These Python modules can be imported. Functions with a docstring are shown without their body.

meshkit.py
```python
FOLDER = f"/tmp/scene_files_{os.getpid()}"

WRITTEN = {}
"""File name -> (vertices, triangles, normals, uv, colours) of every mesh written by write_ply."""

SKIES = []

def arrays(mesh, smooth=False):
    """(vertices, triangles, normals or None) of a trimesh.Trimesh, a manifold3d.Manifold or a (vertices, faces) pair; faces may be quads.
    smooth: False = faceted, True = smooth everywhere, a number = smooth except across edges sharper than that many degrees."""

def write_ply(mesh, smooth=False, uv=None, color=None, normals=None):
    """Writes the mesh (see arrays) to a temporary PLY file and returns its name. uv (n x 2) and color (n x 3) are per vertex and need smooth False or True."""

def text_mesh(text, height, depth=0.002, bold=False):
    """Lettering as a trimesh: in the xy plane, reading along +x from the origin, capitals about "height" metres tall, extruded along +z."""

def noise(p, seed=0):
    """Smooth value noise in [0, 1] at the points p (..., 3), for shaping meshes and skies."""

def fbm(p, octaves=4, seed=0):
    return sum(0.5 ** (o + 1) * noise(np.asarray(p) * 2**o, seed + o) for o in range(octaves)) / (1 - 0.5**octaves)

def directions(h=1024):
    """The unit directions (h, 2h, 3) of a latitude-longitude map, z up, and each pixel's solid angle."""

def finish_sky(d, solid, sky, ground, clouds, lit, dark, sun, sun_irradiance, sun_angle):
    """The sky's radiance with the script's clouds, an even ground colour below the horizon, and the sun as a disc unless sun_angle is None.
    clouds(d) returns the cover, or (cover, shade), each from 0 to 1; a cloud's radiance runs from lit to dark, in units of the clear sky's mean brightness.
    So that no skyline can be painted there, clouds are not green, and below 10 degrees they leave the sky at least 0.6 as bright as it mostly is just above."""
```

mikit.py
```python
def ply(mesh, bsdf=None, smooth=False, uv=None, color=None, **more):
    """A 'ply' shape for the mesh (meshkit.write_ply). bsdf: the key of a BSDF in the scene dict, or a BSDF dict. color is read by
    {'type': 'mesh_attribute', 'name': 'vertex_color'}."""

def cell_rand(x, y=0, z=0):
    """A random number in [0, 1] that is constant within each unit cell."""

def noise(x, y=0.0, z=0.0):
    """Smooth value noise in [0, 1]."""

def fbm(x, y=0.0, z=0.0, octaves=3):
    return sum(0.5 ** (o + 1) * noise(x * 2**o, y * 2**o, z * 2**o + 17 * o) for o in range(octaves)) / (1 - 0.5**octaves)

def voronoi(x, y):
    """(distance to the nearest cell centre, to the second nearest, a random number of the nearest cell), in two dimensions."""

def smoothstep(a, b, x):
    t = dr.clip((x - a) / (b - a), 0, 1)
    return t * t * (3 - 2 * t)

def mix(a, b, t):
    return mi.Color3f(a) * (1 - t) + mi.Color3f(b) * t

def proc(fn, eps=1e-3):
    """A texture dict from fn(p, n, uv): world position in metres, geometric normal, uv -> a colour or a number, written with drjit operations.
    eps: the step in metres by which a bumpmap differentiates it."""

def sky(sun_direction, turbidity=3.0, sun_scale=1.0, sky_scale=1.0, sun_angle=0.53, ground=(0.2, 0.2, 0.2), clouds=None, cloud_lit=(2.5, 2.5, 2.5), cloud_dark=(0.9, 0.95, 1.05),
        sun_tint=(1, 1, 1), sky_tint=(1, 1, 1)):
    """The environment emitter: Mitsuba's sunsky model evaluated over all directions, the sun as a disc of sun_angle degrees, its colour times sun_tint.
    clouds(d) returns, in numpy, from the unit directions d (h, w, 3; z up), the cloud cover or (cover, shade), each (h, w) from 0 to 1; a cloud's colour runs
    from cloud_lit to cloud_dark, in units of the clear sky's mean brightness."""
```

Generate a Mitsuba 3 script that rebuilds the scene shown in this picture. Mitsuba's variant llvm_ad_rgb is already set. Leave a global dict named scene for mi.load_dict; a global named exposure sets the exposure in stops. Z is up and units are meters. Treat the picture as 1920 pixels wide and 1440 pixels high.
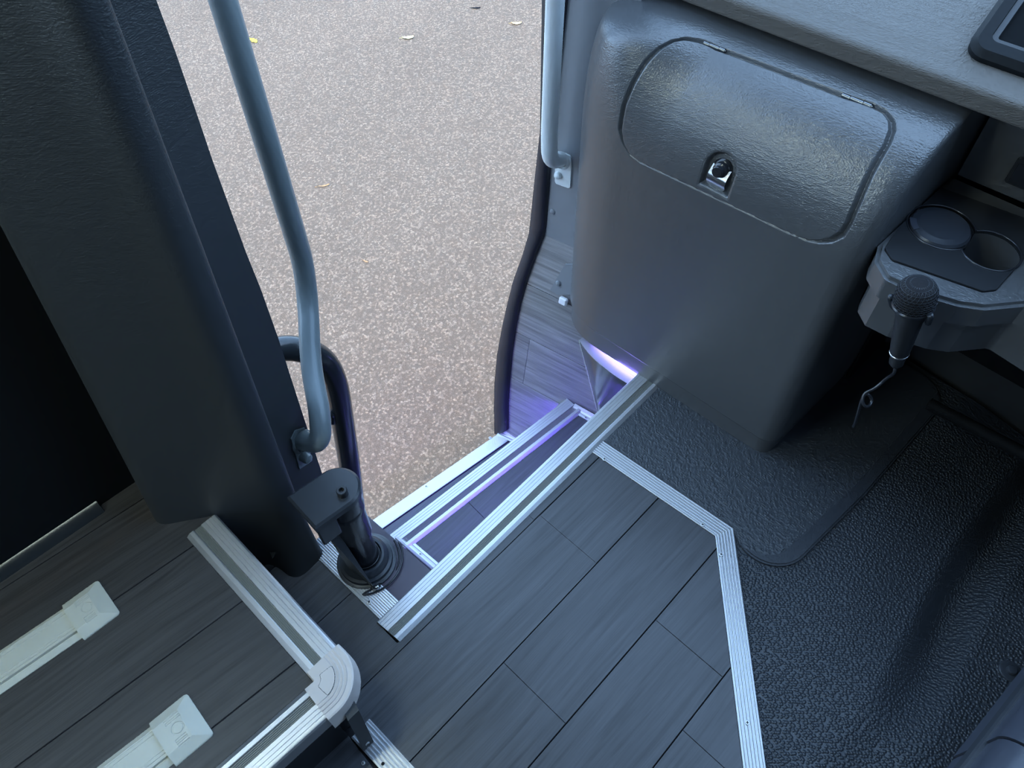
import math, random
import numpy as np, trimesh, manifold3d as m3, mitsuba as mi, mikit
import drjit as dr
from scipy.spatial import cKDTree
from scipy.interpolate import CubicSpline, PchipInterpolator
from shapely.geometry import Polygon, LineString, box as sbox
import shapely, shapely.affinity
from mikit import noise, fbm, voronoi, cell_rand, smoothstep, mix, proc

scene, labels = {}, {}
random.seed(5); RNG = np.random.default_rng(5)

# ------------------------------------------------------------------ camera, sky, lamps, exposure
# bus axes: +y = forward, -x = towards the doorway, z = 0 is the entrance platform
EYE = np.array([0, 0, 1.42]); FOCAL = 1443.0; YAW = math.radians(47.5)
_dn = np.array([990.0 - 960, 1770.0 - 720, FOCAL]); _dn /= np.linalg.norm(_dn)
_fh = np.array([0, 0, 1.0]) + _dn * -_dn[2]; _fh /= np.linalg.norm(_fh)
_c, _s = math.cos(YAW), math.sin(YAW)
CAM = np.array([[_c, -_s, 0], [_s, _c, 0], [0, 0, 1]]) @ np.array([np.cross(_fh, -_dn), _fh, -_dn])
T4 = mi.ScalarTransform4f
scene['camera'] = {'type': 'perspective', 'fov': math.degrees(2 * math.atan(960 / FOCAL)), 'fov_axis': 'x', 'near_clip': 0.02, 'far_clip': 200.0,
                   'to_world': T4().look_at(origin=EYE.tolist(), target=(EYE + CAM @ [0, 0, 1]).tolist(), up=(CAM @ [0, -1, 0]).tolist())}
exposure = 4.7


def clouds(d):                                           # thin haze, a little denser low down
    n = 0.5 + 0.25 * np.sin(3.1 * d[..., 0] + 1.3) * np.cos(2.7 * d[..., 1]) + 0.15 * np.sin(7 * d[..., 1] + 2 * d[..., 0])
    return np.clip(0.50 + 0.35 * (n - 0.5), 0, 1), 0.3 + 0 * n


scene['sky'] = mikit.sky((0.0, -0.58, 0.81), turbidity=3.0, sun_scale=0.075, sky_scale=1.0, sun_angle=9.0, ground=(0.14, 0.135, 0.13), clouds=clouds,
                         cloud_lit=(1.12, 1.76, 2.62), cloud_dark=(1.0, 1.6, 2.4), sky_tint=(1.05, 1.0, 0.92), sun_tint=(1.28, 1.0, 0.62))
LED_COLOUR = (0.42, 0.26, 2.6)        # the violet step lamps
LED_POWER = 3.0


# ------------------------------------------------------------------ pixel -> place helpers (distances are chosen per object)
def ray(x, y):
    d = CAM @ np.array([x - 960.0, y - 720.0, FOCAL]); return d / np.linalg.norm(d)


def at(x, y, z=0.0):
    d = ray(x, y); return EYE + d * ((z - EYE[2]) / d[2])


def onplane(x, y, p, n):
    d = ray(x, y); return EYE + d * (np.dot(np.subtract(p, EYE), n) / np.dot(d, n))


def onx(x, y, X): return onplane(x, y, (X, 0, 0), (1.0, 0, 0))
def ony(x, y, Y): return onplane(x, y, (0, Y, 0), (0, 1.0, 0))


def deep(x, y, D): return EYE + CAM @ np.array([(x - 960.0) / FOCAL, (y - 720.0) / FOCAL, 1.0]) * D


# ------------------------------------------------------------------ materials
def bs(name, color, rough=0.5, metal=0.0, spec=0.5, bump=None, bscale=1.0, two=True, **kw):
    col = color if isinstance(color, dict) else {'type': 'rgb', 'value': list(color)}
    b = {'type': 'principled', 'base_color': col, 'roughness': rough, 'metallic': metal, **kw}
    if metal == 0: b['specular'] = spec
    if bump is not None: b = {'type': 'bumpmap', 'tex': bump, 'scale': bscale, 'bsdf': b}
    scene[name] = {'type': 'twosided', 'bsdf': b} if two else b
    return name


def grain(p, n, uv):                                     # leather grain of the moulded trim
    a = noise(p.x * 270, p.y * 270, p.z * 430)
    b = noise(p.x * 560 + 31, p.y * 560, p.z * 820)
    w = noise(p.x * 90, p.y * 90, p.z * 160)
    return dr.abs(a - 0.5) * 0.9 + dr.abs(b - 0.5) * 0.6 + 0.4 * w


def pebble(p, n, uv):                                    # raised pebbles of the rubber mat
    f, s, w = voronoi(p.x * 170, p.y * 170)
    return 1 - smoothstep(0.12, 0.62, f) + 0.2 * w


def worm(p, n, uv):                                      # finer wormy grain of the rubber hatch
    a = noise(p.x * 230, p.y * 230, p.z * 100)
    b = noise(p.x * 120 + 9, p.y * 120, 3.0)
    return dr.abs(a - 0.5) * 1.8 + 0.3 * b


def fine(p, n, uv):
    return noise(p.x * 900, p.y * 900, p.z * 900)


GR = proc(grain, 4e-4)
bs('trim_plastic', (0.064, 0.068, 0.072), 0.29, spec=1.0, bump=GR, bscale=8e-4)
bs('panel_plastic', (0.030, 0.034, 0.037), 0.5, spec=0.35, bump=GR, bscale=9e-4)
bs('dash_plastic', (0.120, 0.112, 0.102), 0.55, spec=0.3, bump=GR, bscale=2.2e-3)
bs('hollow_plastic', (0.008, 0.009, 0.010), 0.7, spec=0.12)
bs('mat_rubber', (0.030, 0.036, 0.044), 0.42, spec=0.5, bump=proc(pebble, 4e-4), bscale=1.9e-3)
bs('hatch_rubber', (0.036, 0.042, 0.05), 0.42, spec=0.5, bump=proc(worm, 4e-4), bscale=2.0e-3)
bs('smooth_rubber', (0.030, 0.035, 0.043), 0.38, spec=0.5)
bs('seal_rubber', (0.012, 0.013, 0.02), 0.42, spec=0.4)


def brushed(p, n, uv):
    return 0.5 + 0.5 * noise(p.x * 40, p.y * 40, p.z * 40)


bs('aluminium', (0.52, 0.53, 0.55), 0.40, metal=0.85)
bs('aluminium_dull', (0.62, 0.63, 0.63), 0.42, metal=0.7)
bs('steel', (0.62, 0.64, 0.66), 0.22, metal=1.0)
bs('steel_dark', (0.22, 0.23, 0.24), 0.3, metal=1.0)


def knurl(p, n, uv):
    return dr.sin(p.x * 2100) * dr.sin(p.y * 2100)


bs('punched_plate', (0.62, 0.62, 0.65), 0.4, metal=0.75, bump=proc(knurl, 2e-4), bscale=2.5e-4)
bs('grip_plastic', (0.15, 0.155, 0.14), 0.5)
bs('rail_paint_shaded', (0.155, 0.185, 0.192), 0.3, spec=0.5)  # darker copy of the one rail paint, indoor shade put into the colour
bs('rail_paint_lit', (0.54, 0.58, 0.58), 0.3, spec=0.5)  # same rail paint brightened, daylight from the doorway put into the colour
bs('tube_paint', (0.018, 0.022, 0.026), 0.22, spec=0.6)
bs('black_plastic', (0.016, 0.018, 0.021), 0.36, spec=0.5)
bs('pot_plastic', (0.028, 0.033, 0.042), 0.3, spec=0.5)
bs('black_gloss', (0.014, 0.016, 0.020), 0.2, spec=0.6)
bs('black_window', (0.004, 0.005, 0.006), 0.6, spec=0.06)
bs('housing_black', (0.008, 0.010, 0.012), 0.55, spec=0.15)
bs('steel_black', (0.020, 0.024, 0.030), 0.3, spec=0.5, bump=proc(fine, 5e-4), bscale=8e-5)
bs('cap_plastic', (0.49, 0.50, 0.44), 0.45)
bs('cap_plastic_warm', (0.50, 0.455, 0.42), 0.42)
bs('panel_grey', (0.18, 0.192, 0.205), 0.45, spec=0.4, bump=GR, bscale=2e-4)
bs('gloss_panel', (0.055, 0.058, 0.066), 0.16, spec=0.6)
bs('white_plastic', (0.7, 0.7, 0.72), 0.4)
bs('ledge_plastic', (0.30, 0.30, 0.31), 0.4)
bs('plate_violet_glow', (0.046, 0.036, 0.056), 0.35, spec=0.5)  # violet glow of the lamps is mixed into the plate colour
bs('shell_light', (0.35, 0.36, 0.35), 0.7)
bs('shell_dark', (0.035, 0.038, 0.04), 0.65)
bs('shell_mid', (0.30, 0.30, 0.30), 0.7)
bs('under_black', (0.012, 0.012, 0.014), 0.8, spec=0.2)
bs('seat_cover', (0.040, 0.046, 0.062), 0.33, spec=0.55, bump=proc(fine, 5e-4), bscale=6e-5)


def wood(tone, dx, dy, wall=False, seed=0.0):
    def fn(p, n, uv):
        if wall:
            a, b = p.x * 0.97 + p.y * 0.24, p.z * 1.02
        else:
            a, b = p.x * dx + p.y * dy, p.x * dy - p.y * dx
        warp = noise(a * 5 + seed, b * 14, seed) * 0.012
        bb = b + warp
        g = noise(a * 9 + seed, bb * 190, seed)
        g2 = noise(a * 26 + 3 + seed, bb * 620, seed + 5)
        broad = fbm(a * 2.2 + seed, bb * 22, seed + 2, octaves=2)
        v = 0.62 + 0.34 * g + 0.26 * g2 + 0.34 * (broad - 0.5)
        streak = smoothstep(0.72, 0.9, noise(a * 6 + 11, bb * 120, seed + 9))
        v = v * (1 - 0.22 * streak)
        return mi.Color3f(tone[0], tone[1], tone[2]) * v
    return proc(fn)


def wood_bump(p, n, uv):
    return noise(p.x * 500, p.y * 45, p.z * 300)


WB = proc(wood_bump, 5e-4)
WOODS = [bs('wood_vinyl_%d' % i, wood(t, -0.03, 1.0, seed=7.0 * i), 0.40, spec=0.55, bump=WB, bscale=9e-5)
         for i, t in enumerate([(0.047, 0.050, 0.057), (0.053, 0.056, 0.063), (0.042, 0.045, 0.052)])]
RWOODS = [bs('wood_raised_%d' % i, wood(t, 0.045, 1.0, seed=3.0 + 7.0 * i), 0.45, spec=0.4, bump=WB, bscale=9e-5)
          for i, t in enumerate([(0.040, 0.039, 0.040), (0.045, 0.044, 0.045)])]
WWOODS = [bs('wood_wall_%d' % i, wood(t, 0, 0, True, seed=5.0 + 9.0 * i), 0.42, spec=0.45)
          for i, t in enumerate([(0.225, 0.222, 0.225), (0.195, 0.193, 0.198)])]


def asphalt_col(p, n, uv):
    f, s, w = voronoi(p.x * 125, p.y * 125)
    f2, s2, w2 = voronoi(p.x * 70 + 13, p.y * 70)
    edge = smoothstep(0.02, 0.22, s - f)
    stone = 0.105 + 0.125 * w * w * w + 0.05 * smoothstep(0.55, 0.95, w2) * (1 - smoothstep(0.2, 0.5, f2))
    base = stone * (0.66 + 0.34 * edge)
    patch = 0.92 + 0.16 * fbm(p.x * 1.6, p.y * 1.6, 1.0, octaves=3)
    tint = mix((1.30, 1.0, 0.74), (1.25, 1.0, 0.77), w)
    return tint * (base * patch * 1.12)


def asphalt_h(p, n, uv):
    f, s, w = voronoi(p.x * 125, p.y * 125)
    return w * smoothstep(0.0, 0.3, s - f)


bs('asphalt', proc(asphalt_col), 0.8, spec=0.3, bump=proc(asphalt_h, 8e-4), bscale=2.2e-3)


def leaf_mat(name, c):
    scene[name] = {'type': 'twosided', 'bsdf': {'type': 'principled', 'base_color': {'type': 'rgb', 'value': list(c)}, 'roughness': 0.6}}


leaf_mat('leaf_yellow', (0.72, 0.66, 0.05)); leaf_mat('leaf_pale', (0.72, 0.70, 0.30)); leaf_mat('leaf_orange', (0.75, 0.52, 0.20)); leaf_mat('leaf_brown', (0.42, 0.25, 0.12))


# ------------------------------------------------------------------ builders
def key_for(name, parent=None):
    k = (parent + '__' if parent else '') + name
    if k not in scene and k not in labels: return k
    i = 1
    while '%s_%03d' % (k, i) in scene or '%s_%03d' % (k, i) in labels: i += 1
    return '%s_%03d' % (k, i)


def obj(name, mesh, mat, parent=None, smooth=30, label=None, kind=None, **kw):
    k = key_for(name, parent)
    scene[k] = mikit.ply(mesh, mat, smooth=smooth, **kw)
    if label or kind:
        labels[k] = {}
        if label: labels[k]['label'] = label
        if kind: labels[k]['kind'] = kind
    return k


def thing(name, label, cat, group=None):
    k = key_for(name); labels[k] = {'label': label, 'category': cat}
    if group: labels[k]['group'] = group
    return k


def single(name, mesh, mat, label, cat, smooth=30, group=None, **kw):
    k = obj(name, mesh, mat, None, smooth, **kw); labels[k] = {'label': label, 'category': cat}
    if group: labels[k]['group'] = group
    return k


def struct(name, label=None):
    k = key_for(name); labels[k] = {'kind': 'structure'}
    if label: labels[k]['label'] = label
    return k


def sobj(name, mesh, mat, label=None, smooth=30):
    k = obj(name, mesh, mat, None, smooth); labels[k] = {'kind': 'structure'}
    if label: labels[k]['label'] = label
    return k


def tm(v, f): return trimesh.Trimesh(np.asarray(v, float), np.asarray(f, int), process=False)


def join(*ms): return trimesh.util.concatenate([as_tm(m) for m in ms])


def as_tm(m):
    if isinstance(m, trimesh.Trimesh): return m
    q = m.to_mesh(); return tm(q.vert_properties[:, :3], q.tri_verts)


def frame(o, x, z):                                       # 4x4 with columns x, z cross x, z
    x = np.asarray(x, float); z = np.asarray(z, float); z = z / np.linalg.norm(z)
    x = x - z * np.dot(x, z); x /= np.linalg.norm(x); M = np.eye(4)
    M[:3, 0], M[:3, 1], M[:3, 2], M[:3, 3] = x, np.cross(z, x), z, o
    return M


def put(m, M):
    m = as_tm(m).copy(); m.apply_transform(M); return m


def bbox(lo, hi, c=0.002):                                # box with chamfered edges
    lo, hi = np.asarray(lo, float), np.asarray(hi, float); c = min(c, 0.45 * (hi - lo).min())
    if c <= 0: return trimesh.creation.box(bounds=[lo, hi])
    P = []
    for i in range(3):
        a, b = lo + c, hi - c; a[i], b[i] = lo[i], hi[i]
        for k in range(8): P.append([(a, b)[k >> j & 1][j] for j in range(3)])
    return as_tm(m3.Manifold.hull_points(np.array(P)))


def prism(poly, z0, z1, c=0.0):
    """plan polygon (shapely or points) extruded from z0 to z1; c > 0 chamfers the top edge of a convex one"""
    if not isinstance(poly, Polygon): poly = Polygon(poly)
    poly = shapely.geometry.polygon.orient(poly)
    pts = np.array(poly.exterior.coords)[:-1]
    if c > 0:
        inn = poly.buffer(-c, join_style=2)
        if inn.geom_type == 'Polygon' and not inn.is_empty and poly.convex_hull.area < poly.area * 1.0005:
            q = np.array(inn.exterior.coords)[:-1]
            return as_tm(m3.Manifold.hull_points(np.vstack([np.c_[pts, np.full(len(pts), z0)], np.c_[pts, np.full(len(pts), z1 - c)], np.c_[q, np.full(len(q), z1)]])))
    rings = [pts] + [np.array(h.coords)[:-1] for h in poly.interiors]
    return as_tm(m3.Manifold.extrude(m3.CrossSection([r for r in rings], m3.FillRule.EvenOdd), z1 - z0)).apply_translation([0, 0, z0])


def extr(profile, a, b, side, up=(0, 0, 1.0), m0=0.0, m1=0.0, n=0):
    """profile of (s, h) swept from a to b; s along side, h along up; m0, m1 shear the ends (mitre)"""
    a, b = np.asarray(a, float), np.asarray(b, float); d = b - a; L = np.linalg.norm(d); d /= L
    side = np.asarray(side, float); up = np.asarray(up, float)
    up = up - d * up.dot(d); up /= np.linalg.norm(up); side = side - d * side.dot(d) - up * side.dot(up); side /= np.linalg.norm(side)
    p = np.asarray(profile, float)
    if np.sum(p[:, 0] * np.roll(p[:, 1], -1) - np.roll(p[:, 0], -1) * p[:, 1]) < 0: p = p[::-1]
    q = m3.Manifold.extrude(m3.CrossSection([p]), L, n).to_mesh(); v, f = np.array(q.vert_properties[:, :3], float), np.array(q.tri_verts)
    k = v[:, 2] / L; t = v[:, 2] + v[:, 0] * (m0 * (1 - k) + m1 * k)
    w = a + side * v[:, :1] + up * v[:, 1:2] + d * t[:, None]
    if np.dot(np.cross(side, up), d) < 0: f = f[:, ::-1]
    return tm(w, f)


def bend(pts, r, n=8):                                     # polyline with rounded corners
    pts = [np.asarray(p, float) for p in pts]; out = [pts[0]]
    rr = r if hasattr(r, '__len__') else [r] * (len(pts) - 2)
    for i in range(1, len(pts) - 1):
        p, q, s = pts[i - 1], pts[i], pts[i + 1]
        u, w = (p - q), (s - q); k = min(rr[i - 1], 0.49 * np.linalg.norm(u), 0.49 * np.linalg.norm(w))
        a, b = q + u / np.linalg.norm(u) * k, q + w / np.linalg.norm(w) * k
        out += [(1 - t) ** 2 * a + 2 * t * (1 - t) * q + t * t * b for t in np.linspace(0, 1, n)]
    return np.array(out + [pts[-1]])


def tube(path, r, n=24, flat=1.0):
    P = np.asarray(path, float); k = len(P); rad = np.broadcast_to(r, (k,))
    t = np.gradient(P, axis=0); t /= np.linalg.norm(t, axis=1)[:, None]
    u = np.cross(t[0], [0.3, 0.5, 0.81]); u /= np.linalg.norm(u); V = []
    for i in range(k):
        u = u - t[i] * u.dot(t[i]); u /= np.linalg.norm(u); w = np.cross(t[i], u)
        an = np.linspace(0, 2 * math.pi, n, endpoint=False)
        V.append(P[i] + rad[i] * (np.cos(an)[:, None] * u + flat * np.sin(an)[:, None] * w))
    F = []
    for i in range(k - 1):
        for j in range(n):
            a, b, c, d = i * n + j, i * n + (j + 1) % n, (i + 1) * n + (j + 1) % n, (i + 1) * n + j
            F += [[a, b, c], [a, c, d]]
    V = np.vstack(V + [P[:1], P[-1:]])
    for j in range(n):
        F += [[k * n, (j + 1) % n, j], [k * n + 1, (k - 1) * n + j, (k - 1) * n + (j + 1) % n]]
    return tm(V, F)


def lathe(prof, n=40, M=None):
    """prof of (r, z) from bottom axis to top axis"""
    p = np.asarray(prof, float); an = np.linspace(0, 2 * math.pi, n, endpoint=False); k = len(p)
    V = np.array([[r * math.cos(a), r * math.sin(a), z] for r, z in p for a in an]); F = []
    for i in range(k - 1):
        for j in range(n):
            a, b, c, d = i * n + j, i * n + (j + 1) % n, (i + 1) * n + (j + 1) % n, (i + 1) * n + j
            F += [[a, b, c], [a, c, d]]
    m = tm(V, F); m.update_faces(m.area_faces > 1e-14)
    return m if M is None else put(m, M)


def screw(parent, p, n=(0, 0, 1), r=0.0042, mat='aluminium_dull'):
    n = np.asarray(n, float); M = frame(np.asarray(p, float), (0.8, 0.5, 0.33), n)
    k = obj('screw', lathe([(r, -0.001), (r, 0.0006), (r * 0.85, 0.0013), (r * 0.45, 0.0015), (0.0001, 0.0015)], 16, M), mat, parent)
    c = join(bbox((-r * 0.55, -r * 0.14, 0.0014), (r * 0.55, r * 0.14, 0.0018), 0), bbox((-r * 0.14, -r * 0.55, 0.0014), (r * 0.14, r * 0.55, 0.0018), 0))
    if parent.count('__') < 1: obj('cross_slot', put(c, M), 'under_black', k, False)
    return k


def planks(parent, region, d, o, width, z, joints, mats, th=0.0022, gap=0.0017, M=None, c=0.0007, period=0.62):
    """vinyl planks: strips of `width` along d, line 0 through o, cut at joints {strip: [offsets]}; clipped to region"""
    d = np.asarray(d, float)[:2]; d /= np.linalg.norm(d); nrm = np.array([-d[1], d[0]]); o = np.asarray(o, float)[:2]
    c_ = np.array(region.exterior.coords); sa, sb = (c_ - o) @ d, (c_ - o) @ nrm; n = 0
    for i in range(math.floor(sb.min() / width), math.ceil(sb.max() / width)):
        js = joints.get(i, [0.17 * (i * 7 % 4)])
        cuts = sorted(set(j + period * q for j in js for q in range(-12, 13)))
        for a0, a1 in zip(cuts[:-1], cuts[1:]):
            q = [(a0 + 0.00018, i * width + gap / 2), (a1 - 0.00018, i * width + gap / 2), (a1 - 0.00018, (i + 1) * width - gap / 2), (a0 + 0.00018, (i + 1) * width - gap / 2)]
            pg = Polygon([o + d * s + nrm * t for s, t in q]).intersection(region)
            for g in getattr(pg, 'geoms', [pg]):
                if g.geom_type != 'Polygon' or g.area < 2e-5: continue
                m = prism(g, z - th, z, c)
                obj('plank', m if M is None else put(m, M), mats[(i * 5 + round(a0 / period * 3)) % len(mats)], parent, False)


def ribs(w, n, h0=0.0008, h1=0.0022, margin=0.0015):
    """profile (s, h) of a ribbed flat strip"""
    p = [(0, 0), (0, h1 * 0.7), (margin * 0.5, h1)]
    step = (w - 2 * margin) / n
    for i in range(n):
        s = margin + i * step
        p += [(s + step * 0.12, h1), (s + step * 0.22, h0), (s + step * 0.42, h0), (s + step * 0.56, h1), (s + step * 0.80, h1 + 0.0003)]
    return p + [(w - margin * 0.5, h1), (w, h1 * 0.7), (w, 0)]


def nosing_profiles(w=0.060, lip=0.028):
    k = w / 0.060; g = []
    for s in (0.0085, 0.0150, 0.0215): g += [(s * k, 0.0046), (s * k + 0.0004, 0.0036), (s * k + 0.0009, 0.0036), (s * k + 0.0013, 0.0046)]
    body = [(0.002, -lip), (0.0, -lip + 0.001), (0, -0.002), (0.0008, 0.0015), (0.0028, 0.0040), (0.0045, 0.0046)] + g + [
        (0.0295 * k, 0.0046), (0.0300 * k, 0.0016), (0.0445 * k, 0.0016), (0.0450 * k, 0.0052), (0.0460 * k, 0.0056), (0.0525 * k, 0.0056), (0.0535 * k, 0.0050), (w - 0.0004, 0.0009), (w, 0.0001), (0.0025, 0.0001)]
    ins = [(0.0303 * k, 0.0015)]; n = 5; st = 0.0139 * k / n
    for i in range(n):
        s = 0.0303 * k + i * st
        ins += [(s + st * 0.1, 0.0036), (s + st * 0.55, 0.0036), (s + st * 0.68, 0.0022), (s + st * 0.95, 0.0022)]
    return body, ins + [(0.0442 * k, 0.0015)]


def nosing(key, a, b, side, w=0.060, lip=0.028, m0=0, m1=0):
    body, ins = nosing_profiles(w, lip)
    obj('profile', extr(body, a, b, side, m0=m0, m1=m1), 'aluminium', key, 20)
    obj('grip_insert', extr(ins, a, b, side, m0=m0, m1=m1), 'grip_plastic', key, 20, label='dark ribbed grip insert')


# ------------------------------------------------------------------ key places
Z2, Z3, ZG, ZR = -0.27, -0.52, -0.88, 0.20            # second tread, bottom tread, ground, raised saloon floor
XW = -0.975                                              # inner face of the left side
nf0, nf1 = at(706, 1166), at(1182, 713)                  # top nosing, front edge
nd = (nf1 - nf0) / np.linalg.norm(nf1 - nf0)
NS = np.array([nd[1], -nd[0], 0.0])                      # across the nosing, into the bus
s0, s1 = at(733, 1001, Z2), at(1062, 748, Z2)            # second nosing, front edge
sd = (s1 - s0) / np.linalg.norm(s1 - s0); SS = np.array([sd[1], -sd[0], 0.0])
b0, b1 = at(697, 977, Z3), at(938, 811, Z3)              # bottom sill, outer edge
bd = (b1 - b0) / np.linalg.norm(b1 - b0); BS = np.array([bd[1], -bd[0], 0.0])
# front wall of the step well: leans forward with height
WP = np.array([-0.93, 0.812, -0.52]); WU = np.array([1.0, 0.21, 0.0]); WU /= np.linalg.norm(WU); WV = np.array([0.0, 0.22, 1.0]); WV = WV - WU * WV.dot(WU); WV /= np.linalg.norm(WV)
WN = np.cross(WU, WV)                                    # faces back into the step well
def onwall(x, y, off=0.0): return onplane(x, y, WP + WN * off, WN)
def wallxy(x, z): return WP[1] + (x - WP[0]) * 0.21 + (z - WP[2]) * 0.22

# ------------------------------------------------------------------ ground
g = bbox((-14, -8, ZG - 0.1), (3.5, 14, ZG), 0)
sobj('ground', g, 'asphalt', 'light grey asphalt outside the open doorway', False)


def leaf(px, py, size, mat, ang, curl, label, slim=0.5):
    n = 14; a = np.linspace(-1, 1, n); V, F = [], []
    for i, t in enumerate(a):
        w = slim * (1 - t * t) ** 0.7 * (1 + 0.18 * math.sin(9 * t + ang)); w = max(w, 0.03)
        for s in (-1, 0, 1): V.append([t, s * w, 0.10 * abs(s) + curl * (t * t) + 0.06 * s * t])
    for i in range(n - 1):
        for j in (0, 1): a_ = i * 3 + j; F += [[a_, a_ + 3, a_ + 4], [a_, a_ + 4, a_ + 1]]
    V = np.array(V) * size / 2; top = V.copy(); bot = V - [0, 0, 0.0006]
    m = tm(np.vstack([top, bot]), F + [[x + len(V) for x in f[::-1]] for f in F])
    m.apply_transform(trimesh.transformations.rotation_matrix(ang, [0, 0, 1]))
    p = at(px, py, ZG); m.apply_translation([p[0], p[1], ZG + 0.0015 - m.bounds[0][2]])
    k = thing('fallen_leaf', label, 'leaf'); obj('blade', m, mat, k, True)
    st = np.array([[-size / 2, 0, 0.003], [-size * 0.62, size * 0.03, 0.004], [-size * 0.72, size * 0.07, 0.003]]) @ np.array([[math.cos(ang), math.sin(ang), 0], [-math.sin(ang), math.cos(ang), 0], [0, 0, 1]])
    obj('stem', tube(st + [p[0], p[1], ZG], 0.0012, 6), mat, k, True)


leaf(476, 77, 0.062, 'leaf_yellow', 0.1, 0.05, 'bright yellow fallen leaf on the asphalt, just right of the long slanted grab pole')
leaf(765, 72, 0.066, 'leaf_pale', 0.9, 0.2, 'pale yellow-green fallen leaf lying in the middle of the asphalt near the top', 0.4)
leaf(968, 45, 0.060, 'leaf_orange', 0.8, 0.2, 'pale orange fallen leaf on the asphalt left of the straight grab rail', 0.42)
leaf(607, 350, 0.055, 'leaf_brown', 1.0, 0.25, 'thin brown curled leaf on the asphalt right of the slanted grab pole', 0.16)
leaf(686, 491, 0.026, 'leaf_brown', 0.3, 0.2, 'tiny brown leaf scrap, smallest on the asphalt', 0.3)
leaf(893, 16, 0.05, 'under_black', 0.8, 0.1, 'dark grey flat spot of debris on the asphalt at the top edge', 0.3)

# ------------------------------------------------------------------ shell of the coach (mostly outside the frame)
k = struct('ceiling'); obj('lining', bbox((-0.99, -5.0, 2.12), (1.55, 0.62, 2.16), 0), 'shell_light', k, False)
k = struct('ceiling_lamp')
obj('housing', bbox((-0.86, -2.6, 1.95), (-0.70, 0.0, 1.99), 0.004), 'shell_light', k, False)
q = obj('diffuser', bbox((-0.82, -2.55, 1.944), (-0.74, -0.05, 1.949), 0), 'white_plastic', k, False)
scene[q]['emitter'] = {'type': 'area', 'radiance': {'type': 'rgb', 'value': [0.92, 1.10, 1.0]}}
k = struct('wall_left')
obj('lower_panel', bbox((-1.02, -5.0, -0.75), (XW, 0.17, 1.05), 0), 'hollow_plastic', k, False)
obj('upper_panel', bbox((-1.02, -5.0, 1.80), (XW, 0.17, 2.16), 0), 'shell_light', k, False)
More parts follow.
